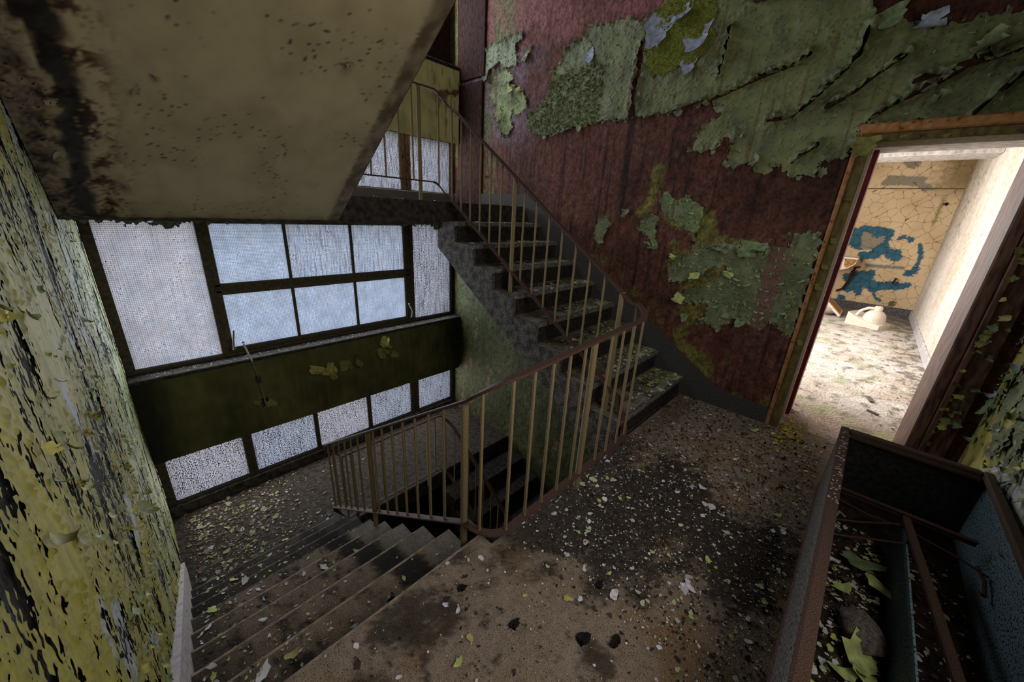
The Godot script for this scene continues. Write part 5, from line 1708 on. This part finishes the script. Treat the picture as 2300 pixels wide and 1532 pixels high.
# ---------------------------------------------------------------- locker on its back
func build_locker() -> void:
	var t := thing("metal_locker", "rusty grey metal locker lying open on its back against the wall", "locker", Vector3(1.0, 0, 4.455))
	var L := 1.825
	var D := 0.55
	var H := 0.44
	var e := 0.006
	var st := mb()
	box(st, Vector3(0, 0.012, 0), Vector3(L, 0.02, D), 0.001)
	obj("back_panel", st, M.locker_blue, t)
	st = mb()
	box(st, Vector3(0, 0.012, 0), Vector3(L, H - 0.01, e), 0.002)
	obj("side_panel", st, M.locker_side, t)
	st = mb()
	box(st, Vector3(0, 0.012, e), Vector3(L, H - 0.01, e + 0.004), 0.001)
	obj("inner_lining", st, M.locker_blue, t)
	st = mb()
	box(st, Vector3(0, 0.012, D - e), Vector3(L, H - 0.01, D), 0.002)
	obj("side_panel", st, M.locker_blue, t)
	st = mb()
	box(st, Vector3(L - e, 0.012, 0), Vector3(L, H - 0.01, D), 0.002)
	obj("end_panel", st, M.locker_dark, t)
	st = mb()
	box(st, Vector3(0, 0.012, 0), Vector3(e, H - 0.01, D), 0.002)
	obj("end_panel", st, M.locker_dark, t)
	# folded rims
	for r in [[Vector3(0, H - 0.03, -0.003), Vector3(L + 0.003, H, 0.036)], [Vector3(0, H - 0.03, D - 0.036), Vector3(L + 0.003, H, D + 0.003)], [Vector3(L - 0.036, H - 0.028, 0.036), Vector3(L + 0.003, H - 0.001, D - 0.036)], [Vector3(-0.003, H - 0.028, 0.036), Vector3(0.036, H - 0.001, D - 0.036)]]:
		st = mb()
		box(st, r[0], r[1], 0.007)
		obj("rim", st, M.locker_rim, t)
	st = mb()
	box(st, Vector3(L - 0.05, H - 0.04, 0.036), Vector3(L - 0.034, H - 0.022, D - 0.036), 0.003)
	obj("door_stop", st, M.locker_rim, t)
	# bottom edge of the near side, eaten by rust, on which the locker stands
	st = mb()
	box(st, Vector3(0, 0, -0.004), Vector3(L + 0.003, 0.045, 0.012), 0.004)
	obj("plinth_edge", st, M.rust_plate, t)
	st = mb()
	box(st, Vector3(0, 0, D - 0.012), Vector3(L, 0.03, D + 0.002), 0.004)
	obj("plinth_edge", st, M.rust_plate, t)
	# divider: a panel with a rounded far corner and a rusty folded edge that has bent away from it
	st = mb()
	var pts := PackedVector2Array([Vector2(0.02, 0.015), Vector2(1.33, 0.015), Vector2(1.39, 0.05), Vector2(1.415, 0.11), Vector2(1.42, 0.25), Vector2(0.02, 0.25)])
	prism(st, pts, Vector3(0, 0, 0.29), Vector3.RIGHT, Vector3.UP, Vector3(0, 0.0, 0.006))
	obj("divider", st, M.locker_blue, t)
	st = mb()
	sweep(st, PackedVector3Array([Vector3(1.44, 0.268, 0.288), Vector3(1.0, 0.27, 0.335), Vector3(0.5, 0.265, 0.39), Vector3(0.02, 0.26, 0.43)]), flat(0.028, 0.024, 0.005))
	obj("divider_edge", st, M.locker_rim, t)
	# cross rail, wires and hooks at the far end
	st = mb()
	box(st, Vector3(1.412, 0.284, 0.01), Vector3(1.432, 0.290, D - 0.05), 0.001)
	box(st, Vector3(1.428, 0.258, 0.01), Vector3(1.432, 0.290, D - 0.05), 0.001)
	obj("cross_rail", st, M.iron, t)
	st = mb()
	tube(st, PackedVector3Array([Vector3(1.39, 0.245, 0.03), Vector3(1.36, 0.24, 0.18), Vector3(1.38, 0.24, 0.29), Vector3(1.33, 0.235, 0.46), Vector3(1.30, 0.225, 0.53)]), 0.004, 6)
	obj("wire", st, M.iron, t)
	st = mb()
	tube(st, PackedVector3Array([Vector3(1.16, 0.25, 0.02), Vector3(1.26, 0.25, 0.15), Vector3(1.375, 0.25, 0.27), Vector3(1.36, 0.25, 0.30), Vector3(1.28, 0.25, 0.30), Vector3(1.24, 0.25, 0.285), Vector3(1.10, 0.25, 0.10), Vector3(1.05, 0.25, 0.02)]), 0.0045, 6)
	obj("wire_loop", st, M.iron, t)
	st = mb()
	tube(st, PackedVector3Array([Vector3(1.26, 0.16, 0.06), Vector3(1.27, 0.22, 0.065), Vector3(1.30, 0.23, 0.075), Vector3(1.31, 0.21, 0.10)]), 0.006, 6)
	obj("hook", st, M.steel_grey, t)
	st = mb()
	tube(st, PackedVector3Array([Vector3(1.33, 0.235, 0.50), Vector3(1.28, 0.215, 0.52), Vector3(1.22, 0.19, 0.52), Vector3(1.20, 0.21, 0.50)]), 0.006, 6)
	obj("hook", st, M.iron, t)
	# litter inside the locker
	var n := noise(111, 9.0, 4)
	var cell := 0.012
	var nu := int(1.78 / cell)
	var nv := int(0.52 / cell)
	var disp := PackedFloat32Array()
	var col := PackedColorArray()
	for j in nv + 1:
		for i in nu + 1:
			var b := n.get_noise_2d(i * cell, j * cell)
			disp.append(0.012 + 0.014 * absf(b) + 0.012 * absf(n.get_noise_2d(i * cell * 4.0, j * cell * 4.0)))
			col.append(lin("2a211b").lerp(lin("5a4434"), clampf(b + 0.2, 0, 1)))
	var soil := put("soil_litter", sheet(Vector3(1.02, 0.02, 4.475), Vector3.RIGHT, Vector3.BACK, Vector3.UP, nu, nv, cell, PackedFloat32Array(), disp, col), M.floor)
	tag(soil, "dark crumbly litter of rust and paint covering the bottom of the locker", "litter", "", "stuff")
	# a stone
	st = mb()
	st.set_smooth_group(1)
	var sn := noise(112, 1.1, 3)
	for i in 10:
		for k in 16:
			var q := []
			for c in [[i, k], [i, k + 1], [i + 1, k + 1], [i + 1, k]]:
				var th: float = PI * c[0] / 10.0
				var ph: float = TAU * (c[1] % 16) / 16.0
				var dv := Vector3(sin(th) * cos(ph), cos(th), sin(th) * sin(ph))
				q.append(dv * (1.0 + 0.35 * sn.get_noise_3dv(dv * 1.6)) * Vector3(0.095, 0.05, 0.062))
			quad(st, q[0], q[1], q[2], q[3], Vector3.ZERO)
	var s := obj("stone", st, M.stone)
	s.position = Vector3(1.83, 0.075, 4.665)
	s.rotation.y = 0.35
	tag(s, "dusty grey stone lying in the litter inside the locker", "stone")
	# big lime flakes inside the locker
	var big := [[1.70, 0.075, 4.66, 0.10, 0.3, "large lime green paint flake beside the stone in the locker"], [1.63, 0.07, 4.70, 0.075, 1.4, "cracked lime paint flake leaning on the locker divider"], [1.62, 0.06, 4.63, 0.065, 2.4, "small lime flake curled nearest the locker side below the stone"], [2.22, 0.075, 4.64, 0.11, 2.0, "long olive green peel of paint by the far end of the locker"], [2.12, 0.085, 4.70, 0.08, 0.9, "forked lime peel touching the rounded corner of the locker divider"], [2.02, 0.06, 4.60, 0.07, 2.7, "flat pale green flake in the middle of the locker litter"]]
	for q in big:
		var f := leaf_flake(q[3], int(q[4] * 10.0))
		var o := put("paint_flake", f, M.paint_lime if q[3] != 0.11 else M.paint_sage)
		o.position = Vector3(q[0], q[1], q[2])
		o.rotation = Vector3(0.15, q[4], 0.1)
		tag(o, q[5], "paint flake")

# A larger flake: an irregular outline with real waviness.
func leaf_flake(size: float, s: int) -> ArrayMesh:
	var st := SurfaceTool.new()
	st.begin(Mesh.PRIMITIVE_TRIANGLES)
	var r := RandomNumberGenerator.new()
	r.seed = 900 + s
	var n := 12
	var rad := []
	for k in n: rad.append(r.randf_range(0.45, 1.0))
	var bend := r.randf_range(0.15, 0.5)
	var at := func(ringi: int, k: int) -> Vector3:
		var rr: float = rad[k % n] * ringi / 3.0
		var a := TAU * (k % n) / n
		var p := Vector3(cos(a) * rr, 0, sin(a) * rr * 0.62)
		p.y = bend * p.x * p.x + 0.12 * sin(5.0 * p.x + s) * p.z
		return p * size
	for ringi in 3:
		for k in n:
			var a: Vector3 = at.call(ringi, k)
			var b: Vector3 = at.call(ringi, k + 1)
			var c: Vector3 = at.call(ringi + 1, k + 1)
			var d: Vector3 = at.call(ringi + 1, k)
			for v in ([a, c, d] if ringi == 0 else [a, b, c, a, c, d]): st.add_vertex(v)
	st.generate_normals()
	return st.commit()

# ---------------------------------------------------------------- small fixings
func build_fixings() -> void:
	# rusty plate with a screw on the right wall
	var t := thing("wall_plate", "square rusty metal cover plate screwed to the maroon wall beside the door", "cover plate", Vector3(W - 0.012, 1.385, 3.845))
	var st := mb()
	box(st, Vector3(-0.008, -0.042, -0.045), Vector3(0.012, 0.042, 0.045), 0.004)
	obj("plate", st, M.rust_plate, t)
	st = mb()
	lathe(st, PackedVector2Array([Vector2(0.0, 0.006), Vector2(0.005, 0.005), Vector2(0.008, 0.0)]), 10, Transform3D(Basis(Vector3.BACK, PI / 2), Vector3(-0.008, 0, 0)))
	obj("screw", st, M.iron, t)
	# casement stay hanging over the spandrel
	var stay := thing("casement_stay", "long metal stay bar hanging from the casement over the olive spandrel", "window stay", Vector3(0.86, 0.03, 0.2))
	st = mb()
	sweep(st, PackedVector3Array([Vector3(0.0, 0.10, -0.04), Vector3(0.025, -0.06, 0.05), Vector3(0.045, -0.2, 0.06), Vector3(0.065, -0.44, 0.045), Vector3(0.075, -0.56, 0.03)]), flat(0.016, 0.006))
	obj("bar", st, M.steel_grey, stay)
	st = mb()
	lathe(st, PackedVector2Array([Vector2(0.0, 0.012), Vector2(0.012, 0.008), Vector2(0.012, -0.008), Vector2(0.0, -0.012)]), 10, Transform3D(Basis.IDENTITY, Vector3(0.0, 0.115, -0.045)))
	obj("knob", st, M.steel_grey, stay)
	st = mb()
	box(st, Vector3(0.035, -0.30, 0.04), Vector3(0.065, -0.22, 0.065), 0.004)
	obj("slide", st, M.iron, stay)
	for h in [[0.775, 0.09, "casement handle at the lower left corner of the opening window"], [2.745, 0.09, "broken casement handle at the lower right corner of the opening window"]]:
		var hd := Node3D.new()
		hd.name = "casement_handle"
		get_node("window_1").add_child(hd, true)
		hd.position = Vector3(h[0], h[1], 0.036)
		st = mb()
		box(st, Vector3(-0.012, -0.05, 0), Vector3(0.014, 0.06, 0.012), 0.003)
		obj("back_plate", st, M.iron, hd)
		st = mb()
		var lean := 0.02 if h[0] < 1.0 else -0.05
		sweep(st, PackedVector3Array([Vector3(0.005, -0.04, 0.01), Vector3(0.015, -0.02, 0.05), Vector3(0.02, 0.06, 0.06), Vector3(0.02 + lean, 0.17, 0.06)]), flat(0.016, 0.01), Vector3.BACK)
		obj("lever", st, M.steel_grey, hd)
	# loose steel strip by the threshold
	st = mb()
	prism(st, PackedVector2Array([Vector2(-0.06, -0.012), Vector2(0.05, -0.02), Vector2(0.07, 0.01), Vector2(-0.05, 0.02)]), Vector3.ZERO, Vector3.RIGHT, Vector3.BACK, Vector3(0, 0.014, 0))
	var ch := obj("plaster_chip", st, M.steel_grey)
	ch.position = Vector3(2.60, 0.004, 4.08)
	ch.rotation.y = 0.5
	tag(ch, "grey chip of plaster lying on the damp floor patch before the doorway", "chip")

# ---------------------------------------------------------------- litter
func build_debris() -> void:
	if flake_meshes.is_empty(): make_peels()
	var r := RandomNumberGenerator.new()
	r.seed = 77
	var white := lin("bab6b8")
	var lime := lin("969a54")
	var grey := lin("8b867e")
	var sage := lin("8d9a78")
	var dark := lin("1d1815")
	var brown := lin("4a382c")
	var n := noise(121, 1.6, 3)
	# flakes and clods on the landing floor
	for kind in 4:
		var xs: Array[Transform3D] = []
		var cs: Array[Color] = []
		var want: int = [6000, 1300, 4200, 1000][kind]
		var tries := 0
		while xs.size() < want and tries < 120000:
			tries += 1
			var x := r.randf_range(LW + 0.04, W - 0.04)
			var z := r.randf_range(ZL + 0.02, ZB - 0.04)
			if z < ZE + 0.01 and x > XD - 0.01: continue
			if x > XU - 0.05 and z < Z1 + 0.03: continue
			if x > 1.0 and z > 4.44: continue
			var dens := 0.14 + smoothstep(1.0, 1.7, x + 0.3 * n.get_noise_2d(x, z)) * 0.86
			var skirt := smoothstep(0.45, 0.1, W - x) * smoothstep(4.2, 3.9, z)
			if kind < 2: dens = maxf(dens * (0.55 if x > 2.6 else 1.0), skirt)
			if r.randf() > dens: continue
			var size: float = absf(r.randfn(0.0, 1.0))
			size = [0.0015 + 0.0017 * size * size, 0.0025 + 0.0034 * size * size, 0.003 + 0.004 * size, 0.005 + 0.006 * size][kind]
			var c: Color
			match kind:
				0: c = white.lerp(grey, r.randf())
				1: c = lime.lerp(sage, r.randf()) if r.randf() < 0.5 + 0.5 * skirt else white.lerp(grey, r.randf())
				_: c = dark.lerp(brown, r.randf() * 0.6)
			var b := Basis(Vector3.UP, r.randf_range(0, TAU)) * Basis(Vector3.RIGHT, r.randf_range(-0.25, 0.25))
			if kind >= 2: b = b * Basis(Vector3.BACK, r.randf_range(-1.2, 1.2))
			xs.append(Transform3D(b * Basis.from_scale(Vector3(size, size * (1.0 if kind < 2 else 3.5), size)), Vector3(x, 0.005 if kind < 2 else 0.003 + size * 0.2, z)))
			cs.append(c)
		var o := many(self, ["paint_litter", "paint_litter", "dirt_clods", "dirt_clods"][kind], flake_meshes[kind * 2], xs, cs)
		tag(o, ["tiny white and grey paint specks scattered over the landing floor", "lime and pale flakes scattered over the landing floor, thickest along the skirting", "small dark crumbs of dirt scattered over the landing floor", "larger dark clods of dirt on the landing floor"][kind], "litter", "", "stuff")
	# on the steps and the half landings
	for set in 4:
		var xs: Array[Transform3D] = []
		var cs: Array[Color] = []
		var count: int = [4200, 1600, 3200, 700][set]
		for k in count:
			var x: float
			var y: float
			var z: float
			var size := 0.0025 + 0.005 * pow(absf(r.randfn(0.0, 1.0)), 1.7)
			match set:
				0:
					var i := r.randi_range(1, 8)
					x = W - 0.03 - absf(r.randfn(0.0, 0.45)); y = i * RISE; z = Z1 - (i - 1) * GO - r.randf_range(0.01, GO)
					if x < XU + 0.01: x = r.randf_range(XU + 0.02, W - 0.04)
				1:
					var j := r.randi_range(1, 8)
					x = LW + 0.05 + absf(r.randfn(0.0, 0.4)); y = -j * RISE; z = ZL - j * GO + r.randf_range(0.01, GO)
					if x > XD - 0.01: x = r.randf_range(LW + 0.06, XD - 0.02)
				2:
					x = LW + 0.06 + absf(r.randfn(0.0, 0.5)); y = -1.53; z = r.randf_range(0.1, 1.27)
					if x > W - 0.1: x = r.randf_range(0.1, 3.3)
					size *= 1.15
				3:
					x = r.randf_range(0.1, W - 0.04); y = 1.53; z = r.randf_range(0.1, ZH - 0.01)
			var white_share: float = [0.35, 0.5, 0.35, 0.7][set]
			var c := white.lerp(grey, r.randf()) if r.randf() < white_share else lime.lerp(sage, r.randf())
			if r.randf() < [0.2, 0.45, 0.55, 0.4][set]: c = brown.lerp(dark, r.randf())
			if set == 2: c = c.lerp(brown, 0.5)
			xs.append(Transform3D(Basis(Vector3.UP, r.randf_range(0, TAU)) * Basis(Vector3.RIGHT, r.randf_range(-0.35, 0.35)) * Basis.from_scale(Vector3.ONE * size), Vector3(x, y + 0.004, z)))
			cs.append(c)
		var o := many(self, "paint_litter", flake_meshes[set * 2 + 1], xs, cs)
		tag(o, ["pale and lime flakes lying on the steps of the climbing flight", "flakes gathered on the left side of the descending steps", "fallen flakes covering the lower half landing below the windows", "flakes on the upper half landing behind the railing"][set], "litter", "", "stuff")
	# litter on the sill
	var sx: Array[Transform3D] = []
	var sc: Array[Color] = []
	for k in 500:
		var size := 0.005 + 0.007 * r.randf()
		sx.append(Transform3D(Basis(Vector3.UP, r.randf_range(0, TAU)) * Basis(Vector3.RIGHT, r.randf_range(-0.5, 0.5)) * Basis.from_scale(Vector3.ONE * size), Vector3(r.randf_range(LW + 0.03, W - 0.05), -0.012, r.randf_range(0.06, 0.2))))
		sc.append(grey.lerp(dark, r.randf()))
	tag(many(self, "paint_litter", flake_meshes[3], sx, sc), "grey crumbs and flakes lying along the window sill", "litter", "", "stuff")
	# litter in the locker and on the washroom floor
	sx = []; sc = []
	for k in 1700:
		var size := 0.003 + 0.016 * pow(r.randf(), 3.0)
		var z := r.randf_range(4.48, 4.72) if r.randf() < 0.75 else r.randf_range(4.77, 4.97)
		sx.append(Transform3D(Basis(Vector3.UP, r.randf_range(0, TAU)) * Basis(Vector3.RIGHT, r.randf_range(-0.4, 0.4)) * Basis.from_scale(Vector3.ONE * size), Vector3(r.randf_range(1.05, 2.5), 0.058, z)))
		sc.append(lime.lerp(sage, r.randf()) if r.randf() < 0.3 else (white.lerp(grey, r.randf()) if r.randf() < 0.4 else brown.lerp(dark, r.randf())))
	tag(many(self, "paint_litter", flake_meshes[5], sx, sc), "mixed paint flakes lying in the bottom of the locker", "litter", "", "stuff")
	sx = []; sc = []
	for k in 1300:
		var size := 0.006 + 0.016 * r.randf() * r.randf()
		var x := r.randf_range(3.6, 10.0)
		var z := r.randf_range(2.9, 5.05) if r.randf() < 0.6 else 5.06 - absf(r.randfn(0.0, 0.18))
		sx.append(Transform3D(Basis(Vector3.UP, r.randf_range(0, TAU)) * Basis(Vector3.RIGHT, r.randf_range(-0.3, 0.3)) * Basis.from_scale(Vector3.ONE * size), Vector3(x, 0.006, z)))
		sc.append(dark.lerp(grey, r.randf() * 0.8))
	tag(many(self, "paint_litter", flake_meshes[6], sx, sc), "dark flakes and crumbs scattered over the washroom floor", "litter", "", "stuff")
	sx = []; sc = []
	for k in 120:
		var size := 0.003 + 0.006 * r.randf()
		sx.append(Transform3D(Basis(Vector3.UP, r.randfn(0.0, 0.5)) * Basis(Vector3.RIGHT, r.randf_range(-0.3, 0.3)) * Basis.from_scale(Vector3(size * 1.6, size, size)), Vector3(r.randf_range(2.0, 2.75), 0.443, r.randf_range(4.456, 4.488))))
		sc.append(grey.lerp(brown, r.randf()))
	tag(many(self, "paint_litter", flake_meshes[0], sx, sc), "pale flakes crusted along the near rim of the locker", "litter", "", "stuff")
	sx = []; sc = []
	for k in 130:
		var size := 0.0015 + 0.004 * r.randf() * r.randf()
		sx.append(Transform3D(Basis(Vector3.RIGHT, PI / 2) * Basis(Vector3.UP, r.randf_range(0, TAU)) * Basis.from_scale(Vector3.ONE * size), Vector3(r.randf_range(1.2, 2.5), r.randf_range(0.05, 0.4), 4.9965)))
		sc.append(white if r.randf() < 0.4 else dark)
	tag(many(self, "paint_litter", flake_meshes[3], sx, sc), "white and dark specks stuck to the blue inside of the locker", "litter", "", "stuff")
	# pile of yellow flakes at the foot of the left jamb
	sx = []; sc = []
	for k in 420:
		var size := 0.006 + 0.018 * r.randf() * r.randf()
		var a := r.randf_range(0, TAU)
		var q := absf(r.randfn(0.0, 0.14))
		var px := W - 0.02 + cos(a) * q * 1.6
		var pz := 4.17 + absf(sin(a)) * q
		if px > W - 0.05 and pz < DO0 + 0.02: pz = DO0 + 0.03
		sx.append(Transform3D(Basis(Vector3.UP, r.randf_range(0, TAU)) * Basis(Vector3.RIGHT, r.randf_range(-0.5, 0.5)) * Basis.from_scale(Vector3.ONE * size), Vector3(px, 0.006 + 0.02 * r.randf(), pz)))
		sc.append(lin("a59a2e").lerp(lin("6e6a2a"), r.randf()))
	tag(many(self, "paint_litter", flake_meshes[2], sx, sc), "heap of yellow paint flakes at the foot of the left door jamb", "litter", "", "stuff")
	# flakes one can point to
	var shown := [
		[1.80, 4.15, 0.055, 0.4, 0, "long lime paint flake on the black dirt, nearest the locker's middle"],
		[1.60, 4.14, 0.05, 1.2, 1, "white cluster flake left of the long lime flake on the dirt"],
		[1.33, 3.93, 0.05, 0.2, 1, "bright white flake at the edge of the brown floor patch"],
		[1.18, 3.80, 0.045, 2.0, 2, "yellowish white flake further left on the brown floor patch"],
		[1.69, 4.01, 0.03, 0.9, 0, "small lime flake in the middle of the black dirt"],
		[1.89, 3.70, 0.03, 2.2, 0, "lime flake on the dirt straight below the railing post"],
		[1.98, 3.80, 0.028, 0.1, 0, "lime flake beside the clustered crumbs in the centre of the landing"],
		[2.58, 3.79, 0.03, 1.7, 0, "lime flake on the floor in front of the dark skirting"],
		[2.68, 4.12, 0.035, 2.6, 0, "lime flake beside the dry brown spot before the doorway"],
		[2.74, 4.37, 0.04, 0.6, 0, "lime flake against the far corner of the locker"],
		[2.29, 4.36, 0.045, 1.9, 1, "white flake against the long side of the locker"],
		[2.38, 4.33, 0.045, 2.5, 0, "curved lime flake touching the white flake by the locker side"],
		[2.23, 3.63, 0.045, 0.8, 3, "mustard flake by the foot of the first climbing step"],
		[0.80, 3.64, 0.035, 1.3, 2, "yellow flake on the brown floor in the foreground"],
		[0.72, 3.67, 0.04, 0.3, 0, "lime flake at the bottom edge of the foreground floor"],
		[0.81, 3.48, 0.03, 2.1, 1, "pale flake near the top step in the foreground"],
		[0.83, 3.53, 0.03, 0.7, 1, "narrow white flake next to the pale one by the top step"],
		[1.00, 3.39, 0.025, 1.6, 0, "lime flake just behind the foot of the thick railing post"],
		[1.46, 4.41, 0.025, 1.1, 1, "white flake near the locker at the bottom of the view"],
		[1.63, 4.35, 0.03, 2.9, 1, "white flake on the dirt close to the rusted foot of the locker"],
		[3.40, 4.24, 0.09, 0.5, 4, "large tan flake in front of the heap of yellow flakes"],
		[3.30, 4.17, 0.075, 1.9, 3, "large mustard flake by the left door jamb"],
		[3.26, 4.02, 0.06, 2.4, 0, "large green flake by the corner of the dark skirting"]]
	var ms := [M.paint_lime, M.flake_white, M.paint_yellow, M.paint_mustard, M.flake_tan]
	for q in shown:
		var o := put("paint_flake", leaf_flake(q[2] * (0.62 if q[0] < 3.0 else 0.9), int(q[3] * 10)), ms[q[4]])
		o.position = Vector3(q[0], 0.008, q[1])
		o.rotation = Vector3(0.06, q[3], 0.05)
		tag(o, q[5], "paint flake", "paint flakes on the landing floor")
	for q in [[0.345, -1, 3.13, 0.05, 2, "broad cream flake on the top descending step"], [0.325, -3, 2.62, 0.035, 1, "white flake on the third descending step"], [0.15, -5, 2.06, 0.06, 0, "lime flake on a lower descending step near the left wall"], [0.88, -4, 2.4, 0.035, 0, "lime flake on the descending steps beside the second railing post"], [2.95, 4, 2.53, 0.05, 0, "lime flake on the fourth climbing step"], [3.1, 4, 2.50, 0.045, 2, "yellow flake beside the lime one on the fourth climbing step"], [3.25, 1, 3.28, 0.05, 2, "yellow flake on the lowest climbing step near the skirting"], [3.2, 2, 3.02, 0.06, 0, "lime flake on the second climbing step near the skirting"]]:
		var o := put("paint_flake", leaf_flake(q[3] * 0.7, int(q[2] * 10)), ms[q[4]])
		o.position = Vector3(q[0], q[1] * RISE + 0.008, q[2])
		o.rotation = Vector3(0.05, q[2], 0.0)
		tag(o, q[5], "paint flake", "paint flakes on the steps")
	# dark clods one can point to
	for q in [[1.10, 3.93, 0.028, "black clod on the brown floor in the foreground"], [0.95, 3.72, 0.022, "smaller black clod left of the large one on the brown floor"], [0.90, 3.47, 0.022, "black lump near the edge of the top step"], [1.33, 3.86, 0.02, "brown lump beside the bright white flake"], [0.72, 3.20, 0.02, "black lump on the top descending step"], [1.18, 4.02, 0.024, "ragged black scrap at the bottom of the view"]]:
		var st := mb()
		st.set_smooth_group(1)
		var sn := noise(int(q[0] * 100), 1.6, 3)
		for i in 8:
			for k in 12:
				var v := []
				for c in [[i, k], [i, k + 1], [i + 1, k + 1], [i + 1, k]]:
					var th: float = PI * c[0] / 8.0
					var ph: float = TAU * (c[1] % 12) / 12.0
					var dv := Vector3(sin(th) * cos(ph), cos(th), sin(th) * sin(ph))
					v.append(dv * (1.0 + 1.5 * sn.get_noise_3dv(dv * 2.2)) * Vector3(1.2, 0.4, 0.8) * q[2] * 0.75)
				quad(st, v[0], v[1], v[2], v[3], Vector3.ZERO)
		var o := obj("dirt_clod", st, M.clod)
		o.position = Vector3(q[0], (q[2] * 0.3) if q[1] > ZL else (-RISE + q[2] * 0.3), q[1])
		tag(o, q[3], "dirt clod", "dirt clods on the floor")
